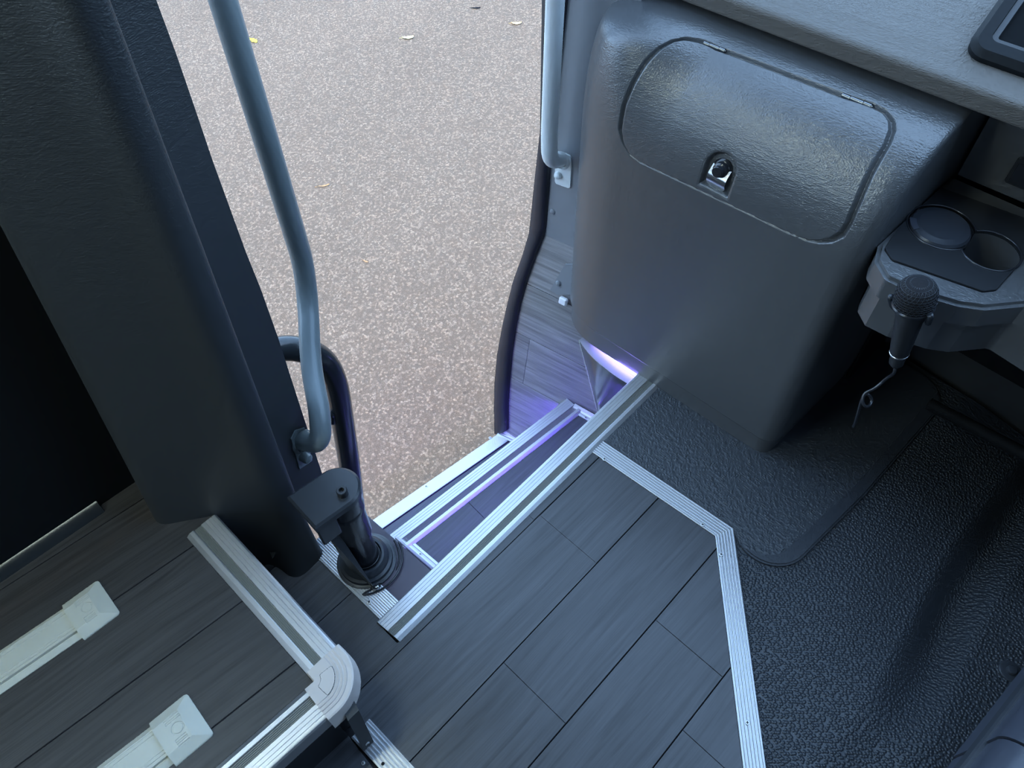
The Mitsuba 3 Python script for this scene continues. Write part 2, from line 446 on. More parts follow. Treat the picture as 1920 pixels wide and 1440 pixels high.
for y in (-4.2, -2.6): obj('pillar', bbox((-1.02, y, 1.05), (XW, y + 0.2, 1.80), 0), 'shell_dark', k, False)
obj('pillar', bbox((-1.02, -0.12, 1.05), (XW, 0.17, 1.80), 0), 'shell_dark', k, False)
obj('door_header', bbox((-1.02, 0.17, 1.98), (XW, 0.66, 2.16), 0), 'shell_light', k, False)
k = struct('wall_right')
obj('lower_panel', bbox((1.5, -5.0, -0.75), (1.55, 1.75, 0.85), 0), 'shell_dark', k, False)
obj('front_quarter', bbox((1.5, 1.05, 0.85), (1.55, 1.75, 1.80), 0), 'shell_dark', k, False)
obj('rear_panel', bbox((1.5, -2.6, 0.85), (1.55, 1.05, 1.80), 0), 'shell_dark', k, False)
obj('upper_panel', bbox((1.5, -5.0, 1.80), (1.55, 1.75, 2.16), 0), 'shell_light', k, False)
for y, w in ((-4.2, 0.2), (1.6, 0.15)): obj('pillar', bbox((1.5, y, 0.85), (1.55, y + w, 1.80), 0), 'shell_dark', k, False)
k = struct('wall_back'); obj('panel', bbox((-1.02, -5.05, -0.75), (1.55, -5.0, 2.16), 0), 'shell_dark', k, False)
k = struct('wall_front')
obj('bulkhead', bbox((-0.95, 1.42, -0.75), (1.55, 1.47, 0.74), 0), 'shell_dark', k, False)
k = struct('windscreen_frame')
obj('windscreen_header', bbox((-0.99, 0.62, 2.10), (1.55, 0.67, 2.16), 0), 'shell_dark', k, False)
obj('windscreen_post', tm(trimesh.creation.box(bounds=[(-0.99, 1.60, 0.86), (-0.93, 1.68, 2.12)]).vertices - np.array([[0, 0.98 * (q[2] > 1.5), 0] for q in trimesh.creation.box(bounds=[(-0.99, 1.60, 0.86), (-0.93, 1.68, 2.12)]).vertices]), trimesh.creation.box().faces), 'shell_dark', k, False)
k = struct('front_side')
obj('side_panel', bbox((-1.0, 1.02, -0.6), (-0.965, 1.47, 0.74), 0), 'shell_dark', k, False)
obj('side_post', bbox((-1.0, 1.0, 0.74), (-0.965, 1.08, 1.98), 0), 'shell_dark', k, False)

# ------------------------------------------------------------------ landing floor with planks
tA, tC = at(1101, 842), at(1341, 1006)                   # inner edge of the ribbed trim beside the landing
tE = at(1393, 1440)
ltY0 = at(660, 1110)                                     # left trim
land = Polygon([(nf0 + NS * 0.058)[:2], (tA)[:2], tC[:2], (tC + (tE - tC) * 1.9)[:2], (0.45, 0.02), (-0.36, 0.02), (-0.395, 0.0), (-0.80, 0.0), (-0.74, 0.135), (nf0 + NS * 0.0)[:2]])
land = land.union(Polygon([(-0.80, -0.004), (-0.76, at(595, 1045)[1]), at(722, 1172)[:2], nf0[:2], (-0.40, -0.004)])).buffer(0)
_td = (tC - tA) / np.linalg.norm(tC - tA); TS_ = np.array([-_td[1], _td[0], 0]); ED_ = (tE - tC) / np.linalg.norm(tE - tC); c_out_ = tC + TS_ * 0.03
fl = struct('floor', 'entrance platform of dark grey wood-look planks')
obj('screed', prism(Polygon([(-0.80, -0.004), (-0.80, 0.13), (nf0 + NS * 0.017)[:2], (nf1 + NS * 0.017)[:2], (-0.54, 1.40), (-0.06, 1.40), (-0.06, 0.85), (c_out_ - TS_ * 0.02)[:2], (c_out_ + ED_ * 1.1)[:2], (0.45, 0.0)]).buffer(0), -0.10, -0.0065), 'under_black', fl, False)
pd = at(1203, 967) - at(773, 1423)
po = at(990, 1440)
dU = pd[:2] / np.linalg.norm(pd[:2]); off = lambda x, y: float((at(x, y) - po)[:2] @ dU)
wid = 0.1507
jn = {0: [off(843 + 52, 1145 + 44)], -1: [off(1168, 1110)], -2: [off(1210, 1305)], 1: [off(1219, 932) - 0.25]}
# strips run from line 0 (through po) towards +normal = towards the door
planks(fl, land, pd, po, wid, 0.0, {0: [off(890, 1189)], -1: [off(1168, 1110)], -2: [off(1210, 1305)], 1: [off(940, 905)]}, WOODS)

# gangway floor behind, same level
gw = struct('floor', 'gangway floor behind the ribbed trim at the bottom edge')
gang = Polygon([(-0.44, -0.02), (0.6, -0.02), (0.6, -4.9), (-0.44, -4.9)])
obj('screed', prism(gang.buffer(0.015), -0.10, -0.0025), 'under_black', gw, False)
planks(gw, gang.intersection(sbox(-0.44, -0.9, 0.6, 0)), pd, po, wid, 0.0, {}, WOODS)
screw(gw, at(681, 1431, 0.0005), r=0.0035)

# ------------------------------------------------------------------ raised saloon floor
cc = at(588, 1279, ZR)                                   # inner corner of the corner cap
rd = at(450, 1130, ZR) - at(27, 1440, ZR)
fe0, fe1 = at(353, 1011, ZR), at(582, 1272, ZR)          # front nosing, inner edge
se1 = at(408, 1438, ZR)
fdir = (fe1 - fe0) / np.linalg.norm(fe1 - fe0)
FO = np.array([-fdir[1], fdir[0], 0.0])                  # outwards (forward)
sdir = np.array([0.0, -1.0, 0.0]); SO = np.array([1.0, 0, 0])
NW = 0.060
rf = struct('raised_floor', 'raised saloon floor of dark brown-grey wood-look planks')
x_in = cc[0]
reg = Polygon([fe0[:2] + [-0.17, 0.055], fe0[:2] + [-0.004, 0.055], fe0[:2] + [-0.004, 0.0], fe1[:2], cc[:2], (x_in, -2.0), (XW, -2.0), (XW, 0.0)]).buffer(0)
obj('deck', bbox((XW, -4.95, 0.02), (x_in + 0.035, 0.0, ZR - 0.0022), 0), 'under_black', rf, False)
obj('deck_edge', bbox((-0.95, -0.02, 0.030), (-0.70, fe1[1] + 0.035, ZR - 0.0022), 0), 'under_black', rf, False)
planks(rf, reg, rd, at(27, 1440, ZR), 0.1425, ZR, {i_: [-0.25 - 0.12 * (i_ % 3)] for i_ in range(-9, 9)}, RWOODS, period=1.35)
rs = struct('step_riser', 'dark upright riser below the nosing of the raised floor')
obj('front_riser', bbox((-0.80, -0.010, -0.001), (x_in + 0.03, -0.006, ZR - 0.012), 0), 'black_plastic', rs, False)
obj('side_riser', bbox((x_in + 0.036, -4.9, -0.001), (x_in + 0.040, -0.02, ZR - 0.012), 0), 'black_plastic', rs, False)

k = thing('step_nosing', 'aluminium nosing along the front edge of the raised floor, ending at the dark door pillar', 'step edge')
nosing(k, fe0 - fdir * 0.004 + FO * NW, fe1 - fdir * 0.001 + FO * NW, -FO, NW, 0.032)
k = thing('step_nosing', 'aluminium nosing along the gangway side of the raised floor, running out at the bottom edge', 'step edge')
nosing(k, cc + [NW, -1.9, 0], cc + [NW, -0.014, 0], (-1, 0, 0), NW, 0.032)

# rounded corner cap: revolved profile plus two straight stubs
def cap_profile(out=0.0):
    w = NW + 0.0035
    p = [(0.000, ZR + 0.0005), (0.002, ZR + 0.0075), (0.010, ZR + 0.0085), (0.032, ZR + 0.0085)]
    for s in (0.034, 0.040, 0.046, 0.052): p += [(s, ZR + 0.0085 - (s - 0.034) * 0.05), (s + 0.001, ZR + 0.0070 - (s - 0.034) * 0.05), (s + 0.002, ZR + 0.0068 - (s - 0.034) * 0.05)]
    p += [(w - 0.004, ZR + 0.0062), (w - 0.0012, ZR + 0.0048), (w, ZR + 0.001), (w + 0.003, ZR - 0.034), (w - 0.002, ZR - 0.034), (w - 0.002, ZR + 0.0002)]
    return p


cp = np.array(cap_profile())
ck = thing('corner_guard', 'rounded grey plastic guard on the outer corner of the raised floor', 'corner guard')
fa = math.atan2(FO[1], FO[0]); N = 28; V, F = [], []
stub = 0.016; r_in = 0.006
ccw = cc + np.array([0.0, 0.0, 0])
secs = [((ccw - fdir * stub), FO)] + [((ccw), np.array([math.cos(a), math.sin(a), 0])) for a in np.linspace(fa, 0.0, N)] + [((ccw - np.array([0, stub, 0])), np.array([1.0, 0, 0]))]
for o_, dd in secs:
    for s, h in cp: V.append([o_[0] + dd[0] * s, o_[1] + dd[1] * s, h])
n = len(cp)
for i in range(len(secs) - 1):
    for j in range(n):
        a, b, c, d = i * n + j, i * n + (j + 1) % n, (i + 1) * n + (j + 1) % n, (i + 1) * n + j
        F += [[a, b, c], [a, c, d]]
for i0 in (0, (len(secs) - 1) * n):
    V.append(np.mean(V[i0:i0 + n], axis=0)); ci = len(V) - 1
    F += [[ci, i0 + j, i0 + (j + 1) % n] if i0 else [ci, i0 + (j + 1) % n, i0 + j] for j in range(n)]
m = tm(V, F); m.update_faces(m.area_faces > 1e-13)
fix = trimesh.Trimesh(m.vertices, m.faces, process=True); trimesh.repair.fix_normals(fix)
obj('shell', fix, 'cap_plastic_warm', ck, 25)
an = np.linspace(fa - 0.12, 0.12, 14)
inl = [(cc[0] + 0.034 * math.cos(a), cc[1] + 0.034 * math.sin(a)) for a in an] + [(cc[0] + 0.013 * math.cos(a), cc[1] + 0.013 * math.sin(a)) for a in an[::-1]]
inl = Polygon(inl).buffer(-0.002).buffer(0.002)
obj('inlay', prism(inl, ZR + 0.0082, ZR + 0.0091), 'cap_plastic_warm', ck, 20)
obj('inlay_gap', prism(inl.buffer(0.0006).difference(inl), ZR + 0.0082, ZR + 0.00875), 'under_black', ck, False)

pf = at(701, 1391); pf2 = at(683, 1409)
pk = thing('corner_post', 'flat dark grey upright plate under the rounded corner guard, screwed at its foot', 'post')
pm = trimesh.Trimesh(vertices=np.vstack([[p + o_ for p in (pf2, pf, pf + [-0.018, 0.004, 0], pf2 + [-0.018, 0.004, 0])] for o_ in (np.zeros(3), np.array([-0.003, 0.010, ZR - 0.02]))]), faces=np.zeros((0, 3), int), process=False)
pmesh = as_tm(m3.Manifold.hull_points(np.array(pm.vertices)))
obj('plate', pmesh, 'shell_dark', pk, False)
pn = np.cross(pf - pf2, [-0.003, 0.010, ZR - 0.02]); pn /= np.linalg.norm(pn)
screw(pk, 0.5 * (pf + pf2) + np.array([-0.0003, 0.001, 0.022]) + pn * 0.0005 * np.sign(pn[0]), pn * np.sign(pn[0]), 0.004)

# ------------------------------------------------------------------ seat rails on the raised floor
rdir = rd / np.linalg.norm(rd)


def seat_rail(corners, label, caplabel):
    P = [at(x, y, ZR + 0.006) for x, y in corners]        # left, top, right, bottom
    c = sum(P) / 4; fw = ((P[1] - P[0]) + (P[2] - P[3])); fw /= np.linalg.norm(fw); sd_ = np.array([fw[1], -fw[0], 0])
    w = 0.5 * (np.linalg.norm(P[3] - P[0]) + np.linalg.norm(P[2] - P[1])); l = 0.5 * (np.linalg.norm(P[1] - P[0]) + np.linalg.norm(P[2] - P[3]))
    rw = w * 0.86; h = 0.008; u = rw / 60
    prof = [(0, 0), (6 * u, h * 0.7), (8 * u, h), (9.5 * u, h), (10 * u, h - 0.0008), (11 * u, h - 0.0008), (11.5 * u, h), (14 * u, h), (14.5 * u, h - 0.001), (15.5 * u, h - 0.001), (16 * u, h - 0.0003),
            (39 * u, h - 0.0003), (39.5 * u, h - 0.001), (40.5 * u, h - 0.001), (41 * u, h), (43.5 * u, h), (44 * u, h - 0.0012), (45 * u, h - 0.0012), (45.5 * u, h), (48.5 * u, h), (49 * u, 0.0025), (51.5 * u, 0.0025), (52 * u, h * 0.72), (60 * u, h * 0.15), (60 * u, 0)]
    o = c - fw * (l * 0.2) - sd_ * (rw / 2); o[2] = ZR
    k = thing('seat_rail', label, 'seat rail'); obj('track', extr(prof, o - rdir * 1.6, o, sd_), 'cap_plastic', k, 15)
    # pitched end cap with pressed marks
    nx, ny = 110, 110; X, Y = np.meshgrid(np.linspace(-w / 2, w / 2, nx), np.linspace(-l / 2, l / 2, ny))
    top = np.minimum.reduce([0.0125 + 0 * X, 0.003 + (w / 2 - np.abs(X)) * 0.55, 0.003 + (l / 2 - Y) * 0.42])
    top = top - 0.0012 * np.clip(((np.abs(X) + np.abs(Y) * 0) - w / 2 + 0.001) / 0.001, 0, 1)
    r = np.hypot(X, Y + l * 0.03); top -= 0.0012 * (np.abs(r - w * 0.105) < 0.0011)
    for sgn in (-1, 1):
        for q in range(4):
            xx = sgn * (w * 0.17 + q * w * 0.042); top -= 0.0013 * ((np.abs(X - xx) < w * 0.011) & (Y < l * 0.06 + 0.1 * l * (sgn < 0)) & (Y > -l * 0.24 + 0.02 * l))
    V = np.stack([X, Y, top], -1).reshape(-1, 3); i = np.arange(nx * ny).reshape(ny, nx)
    a, b, c_, d = i[:-1, :-1].ravel(), i[:-1, 1:].ravel(), i[1:, 1:].ravel(), i[1:, :-1].ravel()
    Fc = np.vstack([np.c_[a, b, c_], np.c_[a, c_, d]]); ring = np.concatenate([i[0, :], i[1:, -1], i[-1, -2::-1], i[-2:0:-1, 0]])
    low = V[ring] * [1, 1, 0]; V2 = np.vstack([V, low]); nr = len(ring); k0 = len(V)
    Fs = [[ring[j], k0 + j, k0 + (j + 1) % nr] for j in range(nr)] + [[ring[j], k0 + (j + 1) % nr, ring[(j + 1) % nr]] for j in range(nr)]
    rc = 0.006                                            # round the two front corners
    for sx in (-1, 1):
        cx, cy = sx * (w / 2 - rc), l / 2 - rc; sel = (sx * (V2[:, 0] - cx) > 0) & (V2[:, 1] > cy)
        dx, dy = np.abs(V2[sel, 0] - cx), V2[sel, 1] - cy; q = np.maximum(dx, dy) / np.maximum(np.hypot(dx, dy), 1e-9)
        V2[sel, 0] = cx + sx * dx * q; V2[sel, 1] = cy + dy * q
    M = np.eye(4); M[:3, 0], M[:3, 1], M[:3, 2] = sd_, fw, (0, 0, 1); M[:3, 3] = [c[0], c[1], ZR]
    obj('end_cap', put(tm(V2, np.vstack([Fc, Fs])), M), 'cap_plastic', k, 25, label=caplabel)


seat_rail([(112, 1135), (178, 1088), (227, 1145), (158, 1197)], 'pale grey seat rail on the raised floor nearest the dark side wall', 'pitched grey end cap with pressed ring and bars')
seat_rail([(275, 1355), (345, 1302), (403, 1371), (331, 1436)], 'pale grey seat rail on the raised floor nearest the gangway, cut by the bottom edge', 'pitched grey end cap with pressed ring and bars')

wr0, wr1 = onx(-60, 1130, XW + 0.012), onx(205, 967, XW + 0.012)
wk = thing('wall_rail', 'dark grey ridged skirting rail on the side wall left of the seat rails', 'rail')
wr1[2] = wr0[2] = 0.5 * (wr0[2] + wr1[2])
obj('base', extr([(0, -0.006), (0.020, -0.005), (0.028, 0.003), (0.020, 0.014), (0.017, 0.028), (0.010, 0.040), (0, 0.044)], wr0 - [0.012, 0.5, 0.014], wr1 - [0.012, 0, 0.014], (1, 0, 0)), 'tube_paint', wk, 40)
obj('bead', tube([wr0 + [0.0145, -0.5, -0.0135], wr1 + [0.0145, 0, -0.0135]], 0.0012, 8), 'aluminium_dull', wk)

# ------------------------------------------------------------------ steps
st = struct('step_tread', 'second step of the doorway, dark wood-look planks')
y_a, y_b = at(760, 1020, Z2)[1], 1.0
T2 = Polygon([(s0 + SS * 0.056 - sd * 0.05)[:2], (s1 + SS * 0.056 + sd * 0.02)[:2], (-0.62, wallxy(-0.62, Z2)), (-0.50, wallxy(-0.5, Z2)), (-0.48, 0.2), (-0.52, 0.2)]).buffer(0)
obj('core', prism(Polygon([(s0 + SS * 0.017 - sd * 0.07)[:2], (s1 + SS * 0.017 + sd * 0.01)[:2], (-0.50, wallxy(-0.5, Z2) + 0.02), (-0.48, 0.17), (-0.70, 0.17)]).buffer(0), Z2 - 0.03, Z2 - 0.0024), 'under_black', st, False)
planks(st, T2, sd + [-0.02, 0, 0], at(905, 990, Z2), 0.1507, Z2, {0: [0.02], -1: [0.33], 1: [0.4]}, WOODS)
st3 = struct('step_tread', 'bottom step of the doorway, dark wood-look planks')
T3 = Polygon([(b0 + BS * 0.036 - bd * 0.06)[:2], (b1 + BS * 0.036)[:2], (-0.66, wallxy(-0.66, Z3)), (-0.66, 0.2), (-0.9, 0.2)]).buffer(0)
obj('core', prism(Polygon([(b0 + BS * 0.002 - bd * 0.1)[:2], (b1 + BS * 0.002 - bd * 0.01)[:2], (-0.62, wallxy(-0.62, Z3) + 0.04), (-0.62, 0.17), (-0.99, 0.17)]).buffer(0), Z3 - 0.10, Z3 - 0.0024), 'under_black', st3, False)
planks(st3, T3, bd, at(830, 900, Z3) + BS * 0.02, 0.1507, Z3, {}, WOODS, period=1.1)
kr = struct('step_riser', 'dark riser below the top nosing')
obj('panel', extr([(0, 0), (0.004, 0), (0.004, -Z2 - 0.012), (0, -Z2 - 0.012)], nf0 + NS * 0.012 + [0, 0, Z2] - nd * 0.02, nf1 + NS * 0.012 + [0, 0, Z2] + nd * 0.05, NS), 'black_plastic', kr, False)
kr = struct('step_riser', 'dark riser below the second nosing')
obj('panel', extr([(0, 0), (0.004, 0), (0.004, Z2 - Z3 - 0.012), (0, Z2 - Z3 - 0.012)], s0 + SS * 0.012 + [0, 0, Z3 - Z2] - sd * 0.06, s1 + SS * 0.012 + [0, 0, Z3 - Z2], SS), 'black_plastic', kr, False)
sobj('skirt', bbox((-0.975, 0.17, -0.76), (-0.94, 0.70, Z3 - 0.10), 0), 'shell_dark', 'body skirt under the door sill', False)

k = thing('step_nosing', 'wide aluminium nosing of the top step along the wood-look entrance platform', 'step edge')
nosing(k, nf0 + [0, 0, 0.0005], nf1 + nd * 0.05 + [0, 0, 0.0005], NS, 0.0605, 0.028, m0=0.08)
k = thing('step_nosing', 'aluminium nosing of the second step with violet glow on its inner edge', 'step edge')
nosing(k, s0 - sd * 0.03 + [0, 0, 0.0005], s1 + [0, 0, 0.0005], SS, 0.060, 0.028)
k = thing('door_sill', 'punched aluminium sill plate along the outer edge of the bottom step', 'sill')
obj('plate', extr([(0, -0.02), (0, 0.001), (0.001, 0.002), (0.034, 0.002), (0.034, 0.0), (0.002, 0.0), (0.002, -0.02)], b0 - bd * 0.10, b1 + bd * 0.005, BS), 'punched_plate', k, 20)
obj('bead', extr([(0.034, 0), (0.034, 0.0035), (0.0365, 0.0040), (0.039, 0.0035), (0.039, 0)], b0 - bd * 0.10, b1 - bd * 0.002, BS), 'aluminium', k, 30)
for x, y in ((799, 912), (919, 821)): screw(k, onplane(x, y, (0, 0, Z3 + 0.002), (0, 0, 1.0)))


def end_strip(a, b, side, w, label, screws=(), h=0.0):
    k = thing('cover_strip', label, 'floor trim')
    obj('profile', extr([(0, 0), (0, 0.010), (0.0015, 0.011), (0.004, 0.0085), (0.008, 0.0045), (w * 0.55, 0.0032), (w * 0.6, 0.0022), (w * 0.68, 0.0022), (w * 0.73, 0.0030), (w, 0.0020), (w, 0)], a, b, side), 'aluminium', k, 20)
    for p in screws: screw(k, p)


p0, p1 = at(1078, 760, Z2), at(1118, 783, Z2)
e = (p1 - p0) / np.linalg.norm(p1 - p0); q_ = np.array([e[1], -e[0], 0]); q_ = q_ if q_[1] < 0 else -q_
end_strip(p0, p1 + e * 0.03, q_, 0.022, 'short aluminium cover strip at the front end of the second step, against the wood-look wall', [at(1098, 783, Z2 + 0.003)])
p0, p1 = at(938, 806, Z3), at(985, 828, Z3)
e = (p1 - p0) / np.linalg.norm(p1 - p0); q_ = np.array([e[1], -e[0], 0]); q_ = q_ if q_[1] < 0 else -q_
end_strip(p0, p1 + e * 0.05, q_, 0.022, 'short aluminium cover strip at the front end of the bottom step')
p0, p1 = at(765, 1020, Z2), at(815, 1063, Z2)
e = (p1 - p0) / np.linalg.norm(p1 - p0); q_ = np.array([e[1], -e[0], 0]); q_ = q_ if q_[1] > 0 else -q_
end_strip(p0 - q_ * 0.012 - e * 0.03, p1 - q_ * 0.012 + e * 0.05, q_, 0.024, 'short aluminium cover strip at the rear end of the second step', [at(788, 1039, Z2 + 0.003)])

# step lamps: slim violet strips under the nosings
def lamp(a, b, side, label):
    k = thing('step_lamp', label, 'lamp')
    obj('holder', extr([(0.0025, 0), (0.011, 0), (0.011, 0.022), (0.0025, 0.022)], a + [0, 0, -0.0265], b + [0, 0, -0.0265], side), 'black_plastic', k, False)
    m = extr([(0.004, -0.001), (0.009, -0.001), (0.009, 0.0), (0.004, 0.0)], a + [0, 0, -0.0265], b + [0, 0, -0.0265], side)
    kk = obj('diffuser', m, 'white_plastic', k, False)
    scene[kk]['emitter'] = {'type': 'area', 'radiance': {'type': 'rgb', 'value': [LED_POWER * c for c in LED_COLOUR]}}


lamp(nf0 + nd * 0.08, nf1 - nd * 0.01, NS, 'slim violet lamp strip tucked under the lip of the top nosing')
lamp(s0 - sd * 0.0, s1 - sd * 0.02, SS, 'slim violet lamp strip tucked under the lip of the second nosing')

# ------------------------------------------------------------------ front wall of the step well
MW = np.eye(4); MW[:3, 0], MW[:3, 1], MW[:3, 2], MW[:3, 3] = WU, WV, WN, WP


def wl(x, y, off=0.0):
    q = onwall(x, y, off) - WP; return np.array([q @ WU, q @ WV])


we = [wl(*p) for p in ((950, 810), (952, 720), (963, 625), (985, 530), (1021, 440))]
top_l = we[-1]
wreg = Polygon([(we[0][0] - 0.01, -0.01)] + [tuple(p + [-0.008, 0]) for p in we[1:]] + [(0.31, top_l[1]), (0.31, -0.01)]).buffer(0)
wf = struct('wall_front', 'front wall of the step well covered in pale grey wood-look planks')
obj('backing', put(prism(wreg, -0.02, -0.0024), MW), 'under_black', wf, False)
seam = wl(985, 531)[1]; sp = (wl(962, 621)[1] - seam)
pw = abs(wl(955, 706)[1] - seam) / 2
planks(wf, wreg, (1, 0), (0, seam), pw, 0.0, {-2: [wl(985, 690)[0]], -1: [0.5], 0: [0.9], -3: [0.8]}, WWOODS, M=MW, period=0.9)
# plain grey panel above
gp = onwall(1021, 440) + WN * 0.0
GU, GV, GN = WU, np.array([0, 0.05, 1.0]) / np.linalg.norm([0, 0.05, 1.0]), None
GN = np.cross(GU, GV); MG = np.eye(4); MG[:3, 0], MG[:3, 1], MG[:3, 2], MG[:3, 3] = GU, GV, GN, gp
def ongrey(x, y, off=0.0): return onplane(x, y, gp + GN * off, GN)
gw_ = struct('wall_front', 'plain grey panel above the wood-look wall, behind the straight grab rail')
gpoly = Polygon([(-0.02, 0.0), (0.20, -0.0), (0.20, 0.555), (0.155, 0.555), (0.155, 1.2), (-0.02, 1.2)])
obj('panel', put(prism(gpoly, -0.012, 0.0), MG), 'panel_grey', gw_, False)
for x, y in ((1036, 397),):
    obj('screw_cap', lathe([(0.0075, -0.001), (0.0072, 0.001), (0.005, 0.003), (0.0001, 0.004)], 20, frame(ongrey(x, y), (1, 0, 0), GN)), 'panel_grey', gw_)
# small grey bracket with a bolt below, half hidden by the console
bk = thing('wall_bracket', 'small grey wedge-shaped bracket with a round bolt head, beside the console', 'bracket')
bm = [onwall(x, y, 0.004) for x, y in ((1060, 495), (1032, 543), (1045, 552), (1075, 552), (1085, 495))]
hull = m3.Manifold.hull_points(np.array([p + WN * o_ for p in bm for o_ in (-0.003, 0.002)]))
obj('plate', as_tm(hull), 'panel_grey', bk, False)
obj('bolt', lathe([(0.0075, -0.001), (0.0075, 0.002), (0.0055, 0.005), (0.0001, 0.0065)], 20, frame(onwall(1047, 531, 0.006), (1, 0, 0), WN)), 'panel_grey', bk)
wb = onwall(1058, 562, 0.003)
single('wire_clip', put(bbox((-0.010, -0.010, 0), (0.012, 0.010, 0.012), 0.003), frame(wb, WU, WN)), 'white_plastic', 'small white clip on the wood-look wall at the edge of the console', 'clip')

# door seal: black rubber lip bordering the doorway, follows the wall edge
si = [(952, 806), (952, 760), (954, 720), (959, 665), (966, 615), (975, 570), (987, 527), (1004, 480), (1018, 445), (1024, 425)]
so_ = [(927, 813), (926, 765), (927, 720), (932, 665), (941, 615), (951, 570), (962, 527), (979, 480), (991, 440), (994, 418)]
gi, go = [(1029, 330), (1036, 250), (1047, 140), (1062, 0)], [(1003, 330), (1014, 230), (1020, 150), (1028, 0)]
In = [onwall(*p, 0.006) for p in si] + [ongrey(*p, 0.006) for p in gi]; Out = [onwall(*p, -0.006) for p in so_] + [ongrey(*p, -0.006) for p in go]
In.append(In[-1] + (In[-1] - In[-2]) * 2.2); Out.append(Out[-1] + (Out[-1] - Out[-2]) * 2.2)
V, F = [], []
for a, b in zip(In, Out):
    mid = 0.45 * a + 0.55 * b + WN * 0.012
    V += [a, 0.8 * a + 0.2 * b + WN * 0.010, mid, 0.12 * a + 0.88 * b + WN * 0.006, b, b - WN * 0.02 + WU * 0.004, a - WN * 0.02]
n = 7
for i in range(len(In) - 1):
    for j in range(n):
        a, b, c, d = i * n + j, i * n + (j + 1) % n, (i + 1) * n + (j + 1) % n, (i + 1) * n + j
        F += [[a, b, c], [a, c, d]]
F += [[0, j, j + 1] for j in range(1, n - 1)]
L_ = (len(In) - 1) * n; F += [[L_, L_ + j + 1, L_ + j] for j in range(1, n - 1)]
sm = trimesh.Trimesh(V, F, process=True); trimesh.repair.fix_normals(sm)
single('door_seal', sm, 'seal_rubber', 'black rubber door seal curving along the front edge of the doorway', 'seal', 50)

# straight grab rail
YH = 0.93
h0 = ony(1041, 0, YH); h1 = ony(1030, 245, YH); hb = ongrey(1054, 299, 0.0)
hr = thing('grab_rail', 'straight grey grab rail beside the console, daylight brightness put into its colour, bent in at its foot', 'grab rail')
elbow = ony(1030, 303, YH)
obj('tube', tube(bend([h0 + (h0 - h1) * 3.2, h1, elbow, hb - GN * 0.004], [0.02, 0.045], 14), 0.0165, 32), 'rail_paint_lit', hr, True)
pp = [ongrey(x, y) - gp for x, y in ((1041, 300), (1053, 283), (1070, 292), (1071, 315), (1069, 352), (1041, 342))]
ppl = Polygon([(q @ GU, q @ GV) for q in pp]).buffer(-0.006).buffer(0.006)
obj('plate', put(prism(ppl, 0.0, 0.004), MG), 'rail_paint_lit', hr, 30, label='grey fixing plate in the same daylight-brightened colour')
obj('bolt', lathe([(0.0085, 0.003), (0.0085, 0.008), (0.007, 0.0115), (0.003, 0.0135), (0.0001, 0.0138)], 22, frame(ongrey(1049, 326), (1, 0, 0), GN)), 'rail_paint_lit', hr)
obj('weld_ring', lathe([(0.021, 0.003), (0.0205, 0.006), (0.017, 0.010), (0.0160, 0.010)], 28, frame(hb, (1, 0, 0), GN)), 'rail_paint_lit', hr)

# gloss panel under the console, lamp above it
cpth = [onwall(1087, 648), onwall(1102, 700), onwall(1127, 758)]
ck_ = thing('curved_panel', 'glossy dark grey curved panel under the console beside the top nosing', 'panel')
up_px = [(1086, 638), (1098, 655), (1112, 671), (1130, 687), (1152, 704), (1176, 719), (1205, 734)]
upc = CubicSpline(np.arange(7), np.array([at(x, y, -0.014) for x, y in up_px]))(np.linspace(0, 6, 26))
w_lo = onwall(1128, 762); w_lo = WP + WU * ((w_lo - WP) @ WU) + WV * ((Z2 - WP[2]) / WV[2]); lo_end = np.array([-0.56, 0.90, Z2])
loc = np.array([w_lo + (lo_end - w_lo) * (t ** 1.15) + np.array([0, -0.022, 0]) * math.sin(math.pi * t) for t in np.linspace(0, 1, 26)])
rows = [upc + (loc - upc) * t for t in np.linspace(0, 1, 8)]
V = np.vstack(rows); nv = len(V); F = []
for i in range(7):
    for j in range(25): a = i * 26 + j; F += [[a, a + 26, a + 27], [a, a + 27, a + 1]]
V2 = np.vstack([V, V + [0.003, 0.006, 0]]); F2 = F + [[x + nv for x in f[::-1]] for f in F]
obj('sheet', tm(V2, F2), 'gloss_panel', ck_, 40)
lip = np.vstack([upc, upc[::-1] + [0.0, 0.07, 0.0]])
obj('ledge', prism(Polygon(lip[:, :2]).buffer(0), -0.0155, -0.0135), 'ledge_plastic', ck_, False, label='pale ledge along its top edge')
obj('edge_band', tube(np.array([w_lo + (upc[0] - w_lo) * t for t in np.linspace(0, 1, 8)]), 0.0018, 8), 'cap_plastic', ck_, True)
kk = thing('step_lamp', 'white lamp strip shining down at the foot of the console above the curved panel', 'lamp')
lp = np.array([upc[i_] + [0.012, 0.028, 0.011] for i_ in range(3, 24, 4)])
obj('holder', tube(lp + [0.002, 0.012, 0.001], 0.006, 12), 'white_plastic', kk, True)
q = obj('diffuser', tube(lp, 0.0040, 10), 'white_plastic', kk, True)
scene[q]['emitter'] = {'type': 'area', 'radiance': {'type': 'rgb', 'value': [0.22, 0.17, 0.9]}}

# ------------------------------------------------------------------ ribbed trims on the landing
def ribbed(key, a, b, side, w, n, m0=0, m1=0):
    obj('strip', extr(ribs(w, n), a, b, side, m0=m0, m1=m1), 'aluminium', key, 20)


